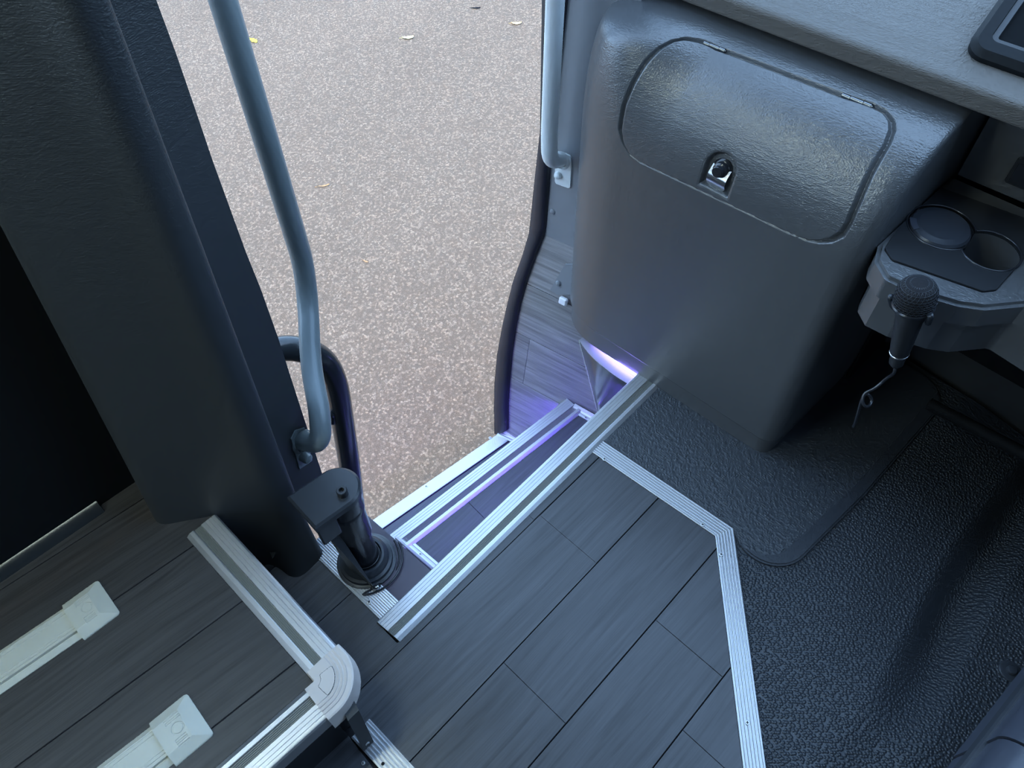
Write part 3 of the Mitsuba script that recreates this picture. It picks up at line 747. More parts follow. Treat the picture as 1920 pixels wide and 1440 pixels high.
TW = 0.038
tdir = (tC - tA) / np.linalg.norm(tC - tA); TS = np.array([-tdir[1], tdir[0], 0])
edir = (tE - tC) / np.linalg.norm(tE - tC); ES = np.array([-edir[1], edir[0], 0])
half = math.tan(0.5 * math.acos(np.clip(tdir @ edir, -1, 1)))
k = thing('ribbed_trim', 'ribbed aluminium trim strip from the top nosing across the platform front edge', 'floor trim')
ribbed(k, tA - tdir * 0.002, tC, TS, TW, 6, m0=-0.05, m1=half)
for x, y in ((1133, 861), (1317, 984)): screw(k, at(x, y, 0.0024))
k = thing('ribbed_trim', 'long ribbed aluminium trim strip between the platform and the pebbled rubber mat', 'floor trim')
ribbed(k, tC, tC + edir * 0.86, ES, TW, 6, m0=-half)
for x, y in ((1352, 1040), (1401, 1355)): screw(k, at(x, y, 0.0024))
k = thing('ribbed_trim', 'finely ribbed aluminium trim strip in front of the door pivot plate', 'floor trim')
la, lb = at(594, 1046), at(722, 1172); ld = (lb - la) / np.linalg.norm(lb - la); LS = np.array([-ld[1], ld[0], 0])
ribbed(k, la - ld * 0.03, lb - ld * 0.0, LS, 0.048, 10, m1=0.25)
screw(k, at(692, 1129, 0.0024), r=0.005)
k = thing('ribbed_trim', 'coarsely ribbed aluminium trim strip at the bottom edge, below the corner post', 'floor trim')
fa_, fb_ = at(693, 1348), at(778, 1440); fd_ = (fb_ - fa_) / np.linalg.norm(fb_ - fa_)
ribbed(k, fa_, fa_ + fd_ * 0.9, (0, -1.0, 0), abs(fa_[1] - at(684, 1416)[1]) * 1.0, 6)
screw(k, at(718, 1432, 0.0024), r=0.0028, mat='under_black')

# ------------------------------------------------------------------ door pivot
pk = thing('pivot_cover', 'flat dark cover plate, violet lamp glow put into its colour, around the foot of the door pivot', 'cover plate')
c0, c1 = at(693, 971), at(808, 1071); pe = (c1 - c0) / np.linalg.norm(c1 - c0)
pl = Polygon([(c0 - pe * 0.06)[:2], (c1 + pe * 0.005)[:2], (lb + LS * 0.047 - ld * 0.012)[:2], (la + LS * 0.047 - ld * 0.03)[:2]])
obj('top', prism(pl, -0.012, -0.001), 'plate_violet_glow', pk, False)
skl = np.array([c0 - pe * 0.06, c1])
obj('side', prism(LineString(skl[:, :2]).buffer(0.0015), Z3 - 0.05, -0.003), 'plate_violet_glow', pk, False)
pc = at(688, 1052); pc = np.array([pc[0], pc[1], 0.0])
pv = thing('door_pivot', 'black door pivot column in a rubber boot with a rounded bracket on top', 'door pivot')
obj('boot', lathe([(0.0001, -0.0008), (0.058, -0.0008), (0.058, 0.004), (0.054, 0.006), (0.052, 0.006), (0.051, 0.013), (0.047, 0.015), (0.0455, 0.016), (0.044, 0.024), (0.038, 0.030), (0.0335, 0.030), (0.031, 0.022), (0.0001, 0.021)], 56, frame(pc, (1, 0, 0), (0, 0, 1))), 'smooth_rubber', pv, 35, label='round black rubber boot')
obj('column', lathe([(0.027, 0.018), (0.0275, 0.05), (0.0275, 0.13), (0.0315, 0.135), (0.0315, 0.225), (0.0345, 0.229), (0.0345, 0.236), (0.0335, 0.24), (0.036, 0.243), (0.036, 0.287), (0.0001, 0.287)], 48, frame(pc, (1, 0, 0), (0, 0, 1))), 'black_gloss', pv, 35)
obj('gaiter_clamp', lathe([(0.0285, 0.026), (0.0300, 0.027), (0.0300, 0.033), (0.0285, 0.034)], 40, frame(pc, (1, 0, 0), (0, 0, 1))), 'black_plastic', pv, 35)
ZB = 0.300
ba = onx(580, 957, pc[0]); bx = np.array([pc[0], pc[1] - 0.13])
hw = 0.040
slab = LineString([pc[:2], pc[:2] + [-0.008, -0.14]]).buffer(hw, cap_style=1)
slab = slab.intersection(sbox(-2, pc[1] - 0.068, 2, 2))
ins_ = slab.buffer(-0.004)
br = m3.Manifold.batch_hull([m3.Manifold.extrude(m3.CrossSection([np.array(shapely.geometry.polygon.orient(p_).exterior.coords)[:-1]]), h).translate([0, 0, z]) for p_, z, h in ((slab, ZB - 0.016, 0.0125), (ins_, ZB - 0.016, 0.016))])
obj('bracket', as_tm(br), 'steel_black', pv, 25, label='rounded black bracket with scuffed top')
obj('bracket_web', bbox((pc[0] + hw - 0.014, pc[1] - 0.066, ZB - 0.070), (pc[0] + hw - 0.004, pc[1] - 0.03, ZB - 0.010), 0.002), 'steel_black', pv)
sc_ = onplane(643, 926, (0, 0, ZB), (0, 0, 1.0))
Mx = frame(sc_, (1, 0, 0), (0, 0, 1))
sk = obj('cap_screw', lathe([(0.009, 0), (0.009, 0.012), (0.008, 0.0135), (0.0045, 0.0135), (0.0045, 0.007), (0.0001, 0.007)], 24, Mx), 'black_plastic', pv)
gx = pc[0] + 0.004
ga = [onx(611, 1000, gx), onx(630, 992, gx), at(662, 1078, 0.003), at(703, 1104, 0.003)]
ga = ga + [p + np.array([-0.005, 0.001, 0]) for p in ga]
obj('gusset', as_tm(m3.Manifold.hull_points(np.array(ga))), 'steel_black', pv, False, label='slanted dark gusset plate')
# release cable looped around the boot
cb = [pc + [0.058 * math.cos(a) + 0.003, 0.064 * math.sin(a), 0.010 - 0.002 * k_] for k_, a in enumerate(np.linspace(1.5, -0.95, 16))] + [at(715, 1094, 0.006), at(706, 1100, 0.008)]
cb2 = [pc + [0.065 * math.cos(a) + 0.004, 0.070 * math.sin(a), 0.005] for a in np.linspace(1.4, -0.8, 14)] + [at(717, 1092, 0.004), at(706, 1103, 0.006)]
ck2 = thing('release_cable', 'thin black cable looped around the pivot boot to a small shiny clip', 'cable')
obj('strand', tube(bend(cb, 0.01, 3), 0.0018, 8), 'black_gloss', ck2, True); obj('strand', tube(bend(cb2, 0.01, 3), 0.0018, 8), 'black_gloss', ck2, True)
obj('clip', lathe([(0.0001, -0.006), (0.004, -0.005), (0.0055, 0), (0.005, 0.004), (0.003, 0.008), (0.0001, 0.009)], 16, frame(at(704, 1102, 0.009), (1, 0, 0), (0.5, 0.6, 0.6))), 'steel', ck2, True, label='small shiny metal clip')

# bent black tube of the door arm behind the pivot
xt = -0.95
tp = [onx(664, 940, xt), onx(652, 850, xt), onx(640, 775, xt), onx(628, 715, xt), onx(602, 672, xt - 0.005), onx(560, 655, xt - 0.02), onx(515, 657, xt - 0.05), onx(430, 700, xt - 0.10)]
tp = [tp[0] + (tp[0] - tp[1]) * 1.8] + tp
dk = thing('swing_bar', 'thick bent black swing bar of the door rising behind the grab pole', 'door bar')
cs = CubicSpline(np.arange(len(tp)), np.array(tp)); tpp = cs(np.linspace(0, len(tp) - 1, 70))
obj('tube', tube(tpp, 0.0250, 36), 'tube_paint', dk, True)
bp = onx(621, 777, xt + 0.004)
obj('bolt', lathe([(0.009, -0.004), (0.009, 0.002), (0.006, 0.006), (0.0001, 0.007)], 18, frame(bp, (0, 0, 1), (0.45, -0.85, 0.2))), 'black_gloss', dk)
obj('lug', tube([bp + [0, 0.004, -0.004], bp + [0.002, -0.004, -0.028]], 0.0055, 12), 'black_gloss', dk)

# ------------------------------------------------------------------ dark moulded door pillar
F1a, F1b = onx(292, 985, -0.868), onx(0, 432, -0.875)


def sect(z):
    l = 0.062 * z
    k_ = (z - 0.2) / (F1b[2] - 0.2); f1 = np.array([-0.868 - 0.007 * k_, F1a[1] + (F1b[1] - F1a[1]) * k_])
    f2 = np.array([-0.752, 0.148 + l])
    toe = 0.034 * max(0, 1 - z / 0.15) ** 2
    return [np.array([-0.985, f1[1] + 0.03]), f1, np.array([0.62 * f2[0] + 0.38 * f1[0] + 0.012, 0.62 * f2[1] + 0.38 * f1[1]]), f2 + [0.006 + toe, -0.040 - 1.0 * toe], f2 + [0.9 * toe, 0.0], np.array([-0.985, 0.150 + l])]


zs = np.concatenate([np.linspace(0.0, 0.2, 9), np.linspace(0.25, 2.1, 22)]); V, F = [], []
for z in zs:
    q = bend([np.append(p, 0) for p in sect(z)], [0.022, 0.03, 0.03, 0.014], 7)
    for p in q: V.append([p[0], p[1], z])
n = len(q)
for i in range(len(zs) - 1):
    for j in range(n - 1):
        a, b, c, d = i * n + j, i * n + j + 1, (i + 1) * n + j + 1, (i + 1) * n + j
        F += [[a, b, c], [a, c, d]]
pm = trimesh.Trimesh(V, F, process=False)
pil = thing('door_pillar', 'tall dark grey leather-grained pillar panel at the rear side of the doorway', 'pillar')
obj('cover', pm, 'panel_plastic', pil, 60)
# flange behind it that carries the grab pole
fr0, fr1 = onx(611, 912, -0.805), onx(290, 0, -0.835)
fk = [onx(583, 960, -0.79)] + [onx(x, y, -0.805 - 0.03 * (912 - y) / 912) for x, y in ((611, 910), (567, 775), (521, 632), (490, 545), (463, 478), (400, 305), (360, 187), (330, 100), (293, 0))]
fk.append(fk[-1] + (fk[-1] - fk[-3]) * 2.5)
V, F = [], []
for p in fk: V += [p, p + [-0.012, 0.004, 0], p + [-0.15, -0.06, 0], p + [0.03, -0.11, 0]]
for i in range(len(fk) - 1):
    for j in range(4):
        a, b, c, d = i * 4 + j, i * 4 + (j + 1) % 4, (i + 1) * 4 + (j + 1) % 4, (i + 1) * 4 + j
        F += [[a, b, c], [a, c, d]]
F += [[0, 1, 2], [0, 2, 3]]
fm = trimesh.Trimesh(V, F, process=True); trimesh.repair.fix_normals(fm)
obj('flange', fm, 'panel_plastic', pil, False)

# bent grab pole on the flange
FN = np.cross(onx(520, 600, -0.82) - fr0, np.array([0.03, -0.11, 0])); FN /= np.linalg.norm(FN); FN = FN if FN[0] > 0 else -FN
def onfl(x, y, off=0.0): return onplane(x, y, fr0 + FN * off, FN)
foot = onfl(563, 826)
gk = thing('grab_pole', 'long bent grey-green painted grab pole in front of the door pillar', 'grab pole')
gpts = [deep(372, -150, 0.93), deep(418, 0, 0.985), deep(478, 195, 1.08), deep(568, 490, 1.33), deep(577, 560, 1.37), deep(583, 690, 1.36), deep(600, 775, 1.33), deep(602, 832, 1.335), foot - FN * 0.004]
obj('tube', tube(bend(gpts, [0.05, 0.2, 0.06, 0.06, 0.05, 0.05, 0.05], 9), 0.0185, 36), 'rail_paint_shaded', gk, True)
fp = [onfl(x, y) for x, y in ((543, 822), (551, 806), (568, 800), (583, 862), (559, 878))]
obj('plate', as_tm(m3.Manifold.hull_points(np.array([p + FN * o_ for p in fp for o_ in (0, 0.004)]))), 'rail_paint_shaded', gk, False, label='pointed fixing plate')
obj('weld_ring', lathe([(0.024, 0.003), (0.0235, 0.006), (0.019, 0.011), (0.0180, 0.011)], 28, frame(foot, (0, 0, 1), FN)), 'rail_paint_shaded', gk)
obj('bolt', lathe([(0.010, 0.003), (0.010, 0.016), (0.0085, 0.020), (0.004, 0.0225), (0.0001, 0.023)], 22, frame(onfl(564, 853), (0, 0, 1), FN)), 'rail_paint_shaded', gk)

# ------------------------------------------------------------------ driver's rubber floor
c_out = tC + TS * TW + tdir * (TW * half); e_out = c_out + edir * 0.86
a_out = tA + TS * TW


def ylow(x):
    if x < c_out[0]: return a_out[1] + (c_out[1] - a_out[1]) * (x - a_out[0]) / (c_out[0] - a_out[0])
    return c_out[1] + (e_out[1] - c_out[1]) * (x - c_out[0]) / (e_out[0] - c_out[0])


def ss(a, b, x): t = np.clip((x - a) / (b - a), 0, 1); return t * t * (3 - 2 * t)


def mat_h(x, y):
    dpt = 0.055 * ss(0.62, 0.92, y) + 0.010 * ss(0.3, 0.6, y)
    xv = 0.222 - 0.035 * ss(0.66, 1.1, y)
    left = dpt * (0.25 * ss(xv - 0.20, xv - 0.03, x) + 0.75 * ss(xv - 0.065, xv, x))
    return -0.002 - left + 0.45 * dpt * ss(xv + 0.005, xv + 0.06, x) + 0.45 * dpt * ss(xv + 0.05, xv + 0.30, x) - 0.02 * ss(0.25, 0.6, x) * ss(0.9, 0.5, y)


xs = np.concatenate([np.linspace(-0.24, c_out[0], 12), np.linspace(c_out[0], 0.5, 130)[1:], np.linspace(0.52, 1.45, 12)]); nyy = 150
V = []
for x in xs:
    y0 = ylow(x) if x < e_out[0] else e_out[1] - (x - e_out[0]) * 0.2
    for t in np.linspace(0, 1, nyy): y = y0 + (1.40 - y0) * t; V.append([x, y, mat_h(x, y)])
i = np.arange(len(xs) * nyy).reshape(len(xs), nyy); a, b, c, d = i[:-1, :-1].ravel(), i[1:, :-1].ravel(), i[1:, 1:].ravel(), i[:-1, 1:].ravel()
sobj('footwell_floor', bbox((-0.05, 0.2, -0.30), (1.5, 1.42, -0.25), 0), 'under_black', 'black underfloor of the driver place', False)
sobj('floor_mat', tm(V, np.vstack([np.c_[a, b, c], np.c_[a, c, d]])), 'mat_rubber', 'dark pebbled rubber floor of the driver place with a long dent', True)
h_ = [at(1372, 1024), at(1388, 1046), at(1440, 1060), at(1509, 1040), at(1640, 890)]
hp = Polygon([a_out[:2], c_out[:2], h_[1][:2] + [0, 0.0], at(1474, 1077)[:2], (-0.052, 1.02), (-0.052, 1.38), (-0.56, 1.38), (nf1 + NS * 0.062)[:2]]).buffer(0)
hp = hp.buffer(-0.075).buffer(0.075, quad_segs=24).union(Polygon([a_out[:2], c_out[:2], (-0.3, 0.95), (-0.5, 0.95), (nf1 + NS * 0.062)[:2]]).buffer(0))
hp = hp.difference(Polygon([(a_out - TS * 0.3)[:2] - tdir[:2] * 0.4, a_out[:2] - tdir[:2] * 0.4, c_out[:2], (c_out - TS * 0.3)[:2]]))
hp = hp.difference(Polygon([(c_out)[:2], e_out[:2], e_out[:2] - ES[:2] * 0.3, c_out[:2] - ES[:2] * 0.3]))
hp = hp.difference(Polygon([(nf0 + NS * 0.0608)[:2], (nf1 + NS * 0.0608 + nd * 0.6)[:2], (nf1 - NS + nd * 0.6)[:2], (nf0 - NS)[:2]]))
if hp.geom_type != 'Polygon': hp = max(hp.geoms, key=lambda g_: g_.area)
hk = thing('floor_hatch', 'dark rubber floor hatch with rounded corner and smooth rim below the console', 'floor hatch')
inner = Polygon([(a_out - TS * 0.1 - tdir * 0.3)[:2], (c_out - ES * 0.02 - TS * 0.03)[:2], at(1454, 1050)[:2], (-0.078, 1.02), (-0.078, 1.5), (-0.8, 1.5), (-0.8, 0.6)]).buffer(-0.055).buffer(0.055, quad_segs=24).intersection(hp)
obj('panel', prism(inner if inner.geom_type == 'Polygon' else max(inner.geoms, key=lambda g_: g_.area), -0.0062, 0.0036), 'hatch_rubber', hk, False)
rim = hp.difference(inner.buffer(0.0002))
rims = [g_ for g_ in getattr(rim, 'geoms', [rim]) if g_.geom_type == 'Polygon' and g_.area > 2e-4]
hpc = hp.buffer(-0.004)
for g_ in rims:
    lo = prism(g_, -0.0062, 0.0030); g2 = g_.intersection(hpc)
    parts = [lo] + [prism(q_, 0.0030, 0.0058) for q_ in getattr(g2, 'geoms', [g2]) if q_.geom_type == 'Polygon' and q_.area > 1e-4]
    obj('rim', join(*parts), 'smooth_rubber', hk, 20, label='smooth raised rim')

fb = at(1893, 1259, mat_h(0.31, 0.89))
fb[2] = mat_h(fb[0], fb[1])
bk = thing('floor_button', 'round black rubber stud with washer in the pebbled mat near the right edge', 'stud')
Mb = frame(fb, (1, 0, 0), (0, 0, 1))
obj('washer', lathe([(0.0001, -0.004), (0.0195, -0.004), (0.0195, 0.002), (0.017, 0.0035), (0.0001, 0.0035)], 32, Mb), 'smooth_rubber', bk, 35)
obj('knob', lathe([(0.0085, 0.003), (0.0085, 0.009), (0.0068, 0.0115), (0.0001, 0.012)], 24, Mb), 'smooth_rubber', bk, 35)

# seat side cover at the bottom right corner
s_a, s_b = at(1984, 1230, 0.22), at(1804, 1465, 0.22); ax = (s_a - s_b) / np.linalg.norm(s_a - s_b)
sj = at(1864, 1380, 0.22); sj = s_b + ax * ((sj - s_b) @ ax)
sidev = np.array([ax[1], -ax[0], 0])
sv = thing('seat_cover', 'rounded dark blue-grey plastic cover of the driver seat base in the bottom right corner', 'seat cover')


def ccover(a, b, r, mat='seat_cover', name='shell'):
    ctr = [(r * math.cos(t), r * 0.9 * math.sin(t)) for t in np.linspace(math.pi * 0.98, 0.32, 26)]
    prof = ctr + [(r * 2.2, -0.02), (r * 2.2, -0.14), (-r * 0.98, -0.14)]
    obj(name, extr(prof, a, b, sidev), mat, sv, 40)


off_ = sidev * 0.050
ccover(sj + ax * 0.0015 + off_, s_a + ax * 0.15 + off_, 0.050)
ccover(s_b - ax * 0.10 + off_, sj - ax * 0.0015 + off_, 0.0475)
obj('flange', extr([(-0.005, -0.062), (-0.005, -0.034), (-0.002, -0.030), (0.05, -0.030), (0.05, -0.062)], s_b - ax * 0.1, s_a + ax * 0.1, sidev), 'smooth_rubber', sv, 20)
obj('base', extr([(0.03, -0.30), (0.03, -0.06), (0.12, -0.06), (0.12, -0.30)], s_b - ax * 0.1, s_a + ax * 0.1, sidev), 'black_plastic', sv, False)

# ------------------------------------------------------------------ console
CR, CL = np.array([-0.243, 0.942]), np.array([-0.845, 0.897])
plan = bend([(-0.243, 1.40, 0), (*CR, 0), (*CL, 0), (-0.862, 1.30, 0)], [0.035, 0.15], 40)[:, :2]
# resample the plan by arc length
du = 0.0012
seg = np.r_[0, np.cumsum(np.linalg.norm(np.diff(plan, axis=0), axis=1))]
uL = seg[-1]; cut0, cut1 = 0.30, uL - 0.24                # coarse beyond the visible part
uu = np.concatenate([np.linspace(0, cut0, 25)[:-1], np.arange(cut0, cut1, du), np.linspace(cut1, uL, 20)])
PX, PY = np.interp(uu, seg, plan[:, 0]), np.interp(uu, seg, plan[:, 1])
SZ = np.array([0.0, 0.50, 0.56, 0.60, 0.64, 0.67, 0.695, 0.715, 0.732, 0.745, 0.755, 0.762])
SS_ = np.array([0.0, 0.000, 0.001, 0.005, 0.015, 0.029, 0.046, 0.066, 0.090, 0.118, 0.155, 0.230])
pch = PchipInterpolator(SZ, SS_)
zd = np.r_[np.linspace(0, 0.66, 300), np.linspace(0.66, 0.762, 500)[1:]]; sdv = pch(zd)
vs = np.r_[0, np.cumsum(np.hypot(np.diff(zd), np.diff(sdv)))]; vL = vs[-1]
vv = np.arange(0, vL, du); VZ, VS = np.interp(vv, vs, zd), np.interp(vv, vs, sdv)
# lean direction of the profile: straight forward on the front, inwards on the left side
lx = np.clip((uu - (uL - 0.62)) / 0.30, 0, 1); lx = lx * lx * (3 - 2 * lx)
lxd = np.c_[0.40 * lx, 1 - 0.25 * lx]
la_c = np.clip((uu - (uL - 0.58)) / 0.17, 0, 1); la_c = la_c * la_c * (3 - 2 * la_c)
amp = 1 - 0.68 * la_c                                      # the door-side corner stays upright almost to the top
def sback(s): t = np.clip((s - 0.075) / 0.15, 0, 1); return 0.20 * t * t
rgt = np.clip((0.46 - uu) / 0.06, 0, 1)


def csurf(ui, vi):
    x, y = np.interp(ui, uu, PX), np.interp(ui, uu, PY); s, z = np.interp(vi, vv, VS), np.interp(vi, vv, VZ)
    s = s * np.interp(ui, uu, amp) + sback(s) * np.interp(ui, uu, la_c)
    return np.array([x + np.interp(ui, uu, lxd[:, 0]) * s, y + np.interp(ui, uu, lxd[:, 1]) * s, z])


SE = VS[:, None] * amp[None] + sback(VS)[:, None] * la_c[None]
GX = PX[None] + lxd[None, :, 0] * SE; GY = PY[None] + lxd[None, :, 1] * SE; GZ = np.repeat(VZ[:, None], len(uu), 1)
P = np.stack([GX, GY, GZ], -1)
tu = np.gradient(P, axis=1); tv = np.gradient(P, axis=0); NN = np.cross(tv, tu); NN /= np.linalg.norm(NN, axis=-1, keepdims=True) + 1e-12
cy_, cx_ = len(vv) // 3, len(uu) // 2
if NN[cy_, cx_] @ np.array([0, -1, 0]) < 0: NN = -NN
sub = P[::3, ::3].reshape(-1, 3); q = (sub - EYE) @ CAM; keep = q[:, 2] > 0
spx = np.c_[960 + FOCAL * q[:, 0] / q[:, 2], 720 + FOCAL * q[:, 1] / q[:, 2]]
front = (NN[::3, ::3].reshape(-1, 3) * (EYE - sub)).sum(1) > 0
ptree = cKDTree(np.where((keep & front)[:, None], spx, 1e6)); UU, VV = np.meshgrid(uu, vv)
sU, sV = UU[::3, ::3].ravel(), VV[::3, ::3].ravel()


def cuv(x, y):                                            # where a line of sight meets the console
    dd, ii = ptree.query([x, y], 6); w = 1 / (dd + 0.3); return np.array([(sU[ii] * w).sum(), (sV[ii] * w).sum()]) / w.sum()


lid_px = [(1163, 243), (1170, 200), (1186, 158), (1210, 118), (1238, 90), (1262, 77), (1285, 73), (1312, 77), (1345, 91), (1585, 181), (1635, 197), (1660, 209), (1673, 225), (1674, 243), (1664, 268), (1632, 325), (1608, 380),
          (1592, 420), (1578, 440), (1558, 451), (1535, 454), (1512, 450), (1470, 432), (1330, 366), (1200, 304), (1181, 290), (1168, 268)]
lid_uv = np.array([cuv(*p) for p in lid_px])
lp_ = Polygon(lid_uv).buffer(0.006).buffer(-0.012).buffer(0.006)
ring = np.array(lp_.exterior.segmentize(0.0008).coords)
kt = cKDTree(ring); G2 = np.c_[UU.ravel(), VV.ravel()]
dist, near = kt.query(G2, distance_upper_bound=0.02); inside = shapely.contains_xy(lp_, G2[:, 0], G2[:, 1])
dist = np.where(np.isfinite(dist), dist, 0.02).reshape(UU.shape); inside = inside.reshape(UU.shape)
rc_ = lp_.centroid.coords[0]; nr_ = ring[np.clip(near, 0, len(ring) - 1)].reshape(*UU.shape, 2)
lo_u, lo_v = lp_.bounds[0], lp_.bounds[1]
wide = np.clip((nr_[..., 1] - (lo_v + 0.012)) / 0.03, 0, 1) * 0.0019 + 0.0005        # bottom joint is tight, the others open
wide += 0.0008 * np.clip((lo_u + 0.05 - nr_[..., 0]) / 0.03, 0, 1) * np.clip((nr_[..., 1] - lo_v - 0.005) / 0.02, 0, 1)
tt = np.clip(dist / (wide * 1.5 + 0.0016), 0, 1); fall = 1 - tt * tt * (3 - 2 * tt)
depth = (0.0022 + 2.2 * (wide - 0.0005)) * fall
depth = depth - 0.0012 * inside * (1 - fall)
# small lip below the lid joint and the skirt seam near the foot
skirt = 0.052 + 0.012 * np.clip((uu - (cut0 + 0.1)) / (uL - cut0), 0, 1)
depth += 0.005 * np.clip((skirt[None] - VV) / 0.004, 0, 1) * (VV < skirt[None])
depth += 0.0025 * np.exp(-((VV - skirt[None]) / 0.0022) ** 2)
# lock pocket: arched recess
lk = cuv(1345, 322); lk_b = cuv(1331, 354); lk_l, lk_r = cuv(1310, 345), cuv(1367, 362)
pw_ = 0.5 * abs(lk_r[0] - lk_l[0]); py0 = min(lk_b[1], lk_l[1] * 0.5 + lk_r[1] * 0.5); ptop = cuv(1348, 281)[1]; pcu = 0.5 * (lk_l[0] + lk_r[0])
DU, DV = UU - pcu, VV - py0
hgt = ptop - py0
arch = np.maximum.reduce([np.abs(DU) - pw_, -DV, np.where(DV > hgt - pw_, np.hypot(DU, DV - (hgt - pw_)) - pw_, -1)])
prof_d = np.clip(-arch / 0.0035, 0, 1)
depth += prof_d * 0.012 + 0.001 * np.clip((0.004 - np.abs(arch)) / 0.004, 0, 1) * (arch > 0)
PD = P - NN * depth[..., None]
idx = np.arange(UU.size).reshape(UU.shape)
a, b, c, d = idx[:-1, :-1].ravel(), idx[:-1, 1:].ravel(), idx[1:, 1:].ravel(), idx[1:, :-1].ravel()
fa_ = np.c_[a, b, c, d]; ins4 = inside.ravel()[fa_].sum(1) >= 3


def submesh(sel):
    qf = fa_[sel]; used = np.unique(qf); re = np.full(UU.size, -1); re[used] = np.arange(len(used)); qf = re[qf]
    v = PD.reshape(-1, 3)[used]; f = np.vstack([qf[:, [0, 1, 2]], qf[:, [0, 2, 3]]])
    n0 = np.cross(v[f[0, 1]] - v[f[0, 0]], v[f[0, 2]] - v[f[0, 0]])
    if n0 @ NN.reshape(-1, 3)[used[f[0, 0]]] < 0: f = f[:, ::-1]
    return tm(v, f)


co = thing('console', 'large dark grey moulded console beside the doorway with a lockable hinged lid', 'console')
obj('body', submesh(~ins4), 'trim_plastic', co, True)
bot = np.c_[PD[0, :, 0], PD[0, :, 1]]
obj('underside', prism(Polygon(bot).buffer(0).buffer(-0.004), 0.001, 0.006), 'hollow_plastic', co, False)
ldk = obj('lid', submesh(ins4), 'trim_plastic', co, True)
# lock in the pocket
lu = cuv(1345, 322); base = csurf(pcu, py0 + hgt * 0.56); nl = NN[np.argmin(np.abs(vv - py0 - hgt * 0.5)), np.argmin(np.abs(uu - pcu))]
upv = np.array([0, 0, 1.0]); upv = upv - nl * upv.dot(nl); upv /= np.linalg.norm(upv); sx = np.cross(upv, nl)
ML = np.eye(4); ML[:3, 0], ML[:3, 1], ML[:3, 2], ML[:3, 3] = sx, upv, nl, base - nl * 0.012
u_ = pw_
obj('lock', lathe([(0.62 * u_, -0.001), (0.62 * u_, 0.003), (0.52 * u_, 0.0055), (0.47 * u_, 0.006), (0.45 * u_, 0.013), (0.36 * u_, 0.0145), (0.34 * u_, 0.015), (0.33 * u_, 0.021), (0.29 * u_, 0.022), (0.0001, 0.022)], 36, ML), 'black_gloss', ldk, 30, label='round black key lock')
obj('keyhole', put(bbox((-0.20 * u_, -0.05 * u_, 0.0216), (0.20 * u_, 0.05 * u_, 0.0225), 0), ML), 'under_black', ldk, False)
tab = []
for t in np.linspace(0, 1, 12):
    yy = 0.1 - t * 1.5; tab.append((yy * u_, 0.005 + 0.011 * math.sin(math.pi * min(1, t * 1.05)) - 0.003 * t))
V, F = [], []
for yy, hh in tab:
    wv = 0.62 * u_ * (1 if yy > -1.0 * u_ else math.sqrt(max(0.08, 1 - ((yy + 1.0 * u_) / (0.42 * u_)) ** 2)))
    V += [[-wv, yy, hh], [wv, yy, hh], [-wv, yy, hh - 0.0012], [wv, yy, hh - 0.0012]]
for i in range(len(tab) - 1):
    a = 4 * i; F += [[a, a + 4, a + 5], [a, a + 5, a + 1], [a + 2, a + 7, a + 6], [a + 2, a + 3, a + 7], [a, a + 2, a + 6], [a, a + 6, a + 4], [a + 1, a + 5, a + 7], [a + 1, a + 7, a + 3]]
tb = trimesh.Trimesh(V, F, process=True); trimesh.repair.fix_normals(tb)
obj('pull_tab', put(tb, ML), 'steel', ldk, 35, label='curved chrome pull tab below the lock')
# two hinges on the top joint
for (xa, ya), (xb, yb) in (((1320, 80), (1360, 95)), ((1580, 178), (1634, 198))):
    pa, pb = csurf(*cuv(xa, ya)), csurf(*cuv(xb, yb)); nn = NN[np.argmin(np.abs(vv - cuv(xa, ya)[1])), np.argmin(np.abs(uu - cuv(xa, ya)[0]))]
    pa, pb = pa - nn * 0.001, pb - nn * 0.001
    hk_ = obj('hinge', join(tube([pa, pa + (pb - pa) * 0.27], 0.0036, 14), tube([pa + (pb - pa) * 0.29, pa + (pb - pa) * 0.72], 0.0036, 14), tube([pa + (pb - pa) * 0.74, pb], 0.0036, 14), tube([pa - (pb - pa) * 0.02, pb + (pb - pa) * 0.04], 0.0018, 10)), 'steel_dark', co, 40, label='small steel hinge barrel')

# ------------------------------------------------------------------ dashboard
la_, lb_ = at(1262, 0, 0.768), at(1920, 250, 0.768); dd_ = (lb_ - la_) / np.linalg.norm(lb_ - la_); DF = np.array([-dd_[1], dd_[0], 0])
prof = [(0.016, 0.0), (0.006, 0.001), (0.001, 0.005), (-0.003, 0.030), (-0.001, 0.0345), (0.004, 0.0375), (0.05, 0.047), (0.15, 0.062), (0.30, 0.080), (0.55, 0.095), (0.75, 0.095), (0.75, 0.0)]
da, db_ = la_ - dd_ * 0.295, lb_ + dd_ * 1.45
pk_ = bend([(s, h, 0) for s, h in prof], 0.004, 5)[:, :2]
single('dashboard', extr(pk_, da, db_, DF), 'dash_plastic', 'broad grey leather-grained dashboard top overhanging the console', 'dashboard', 30)
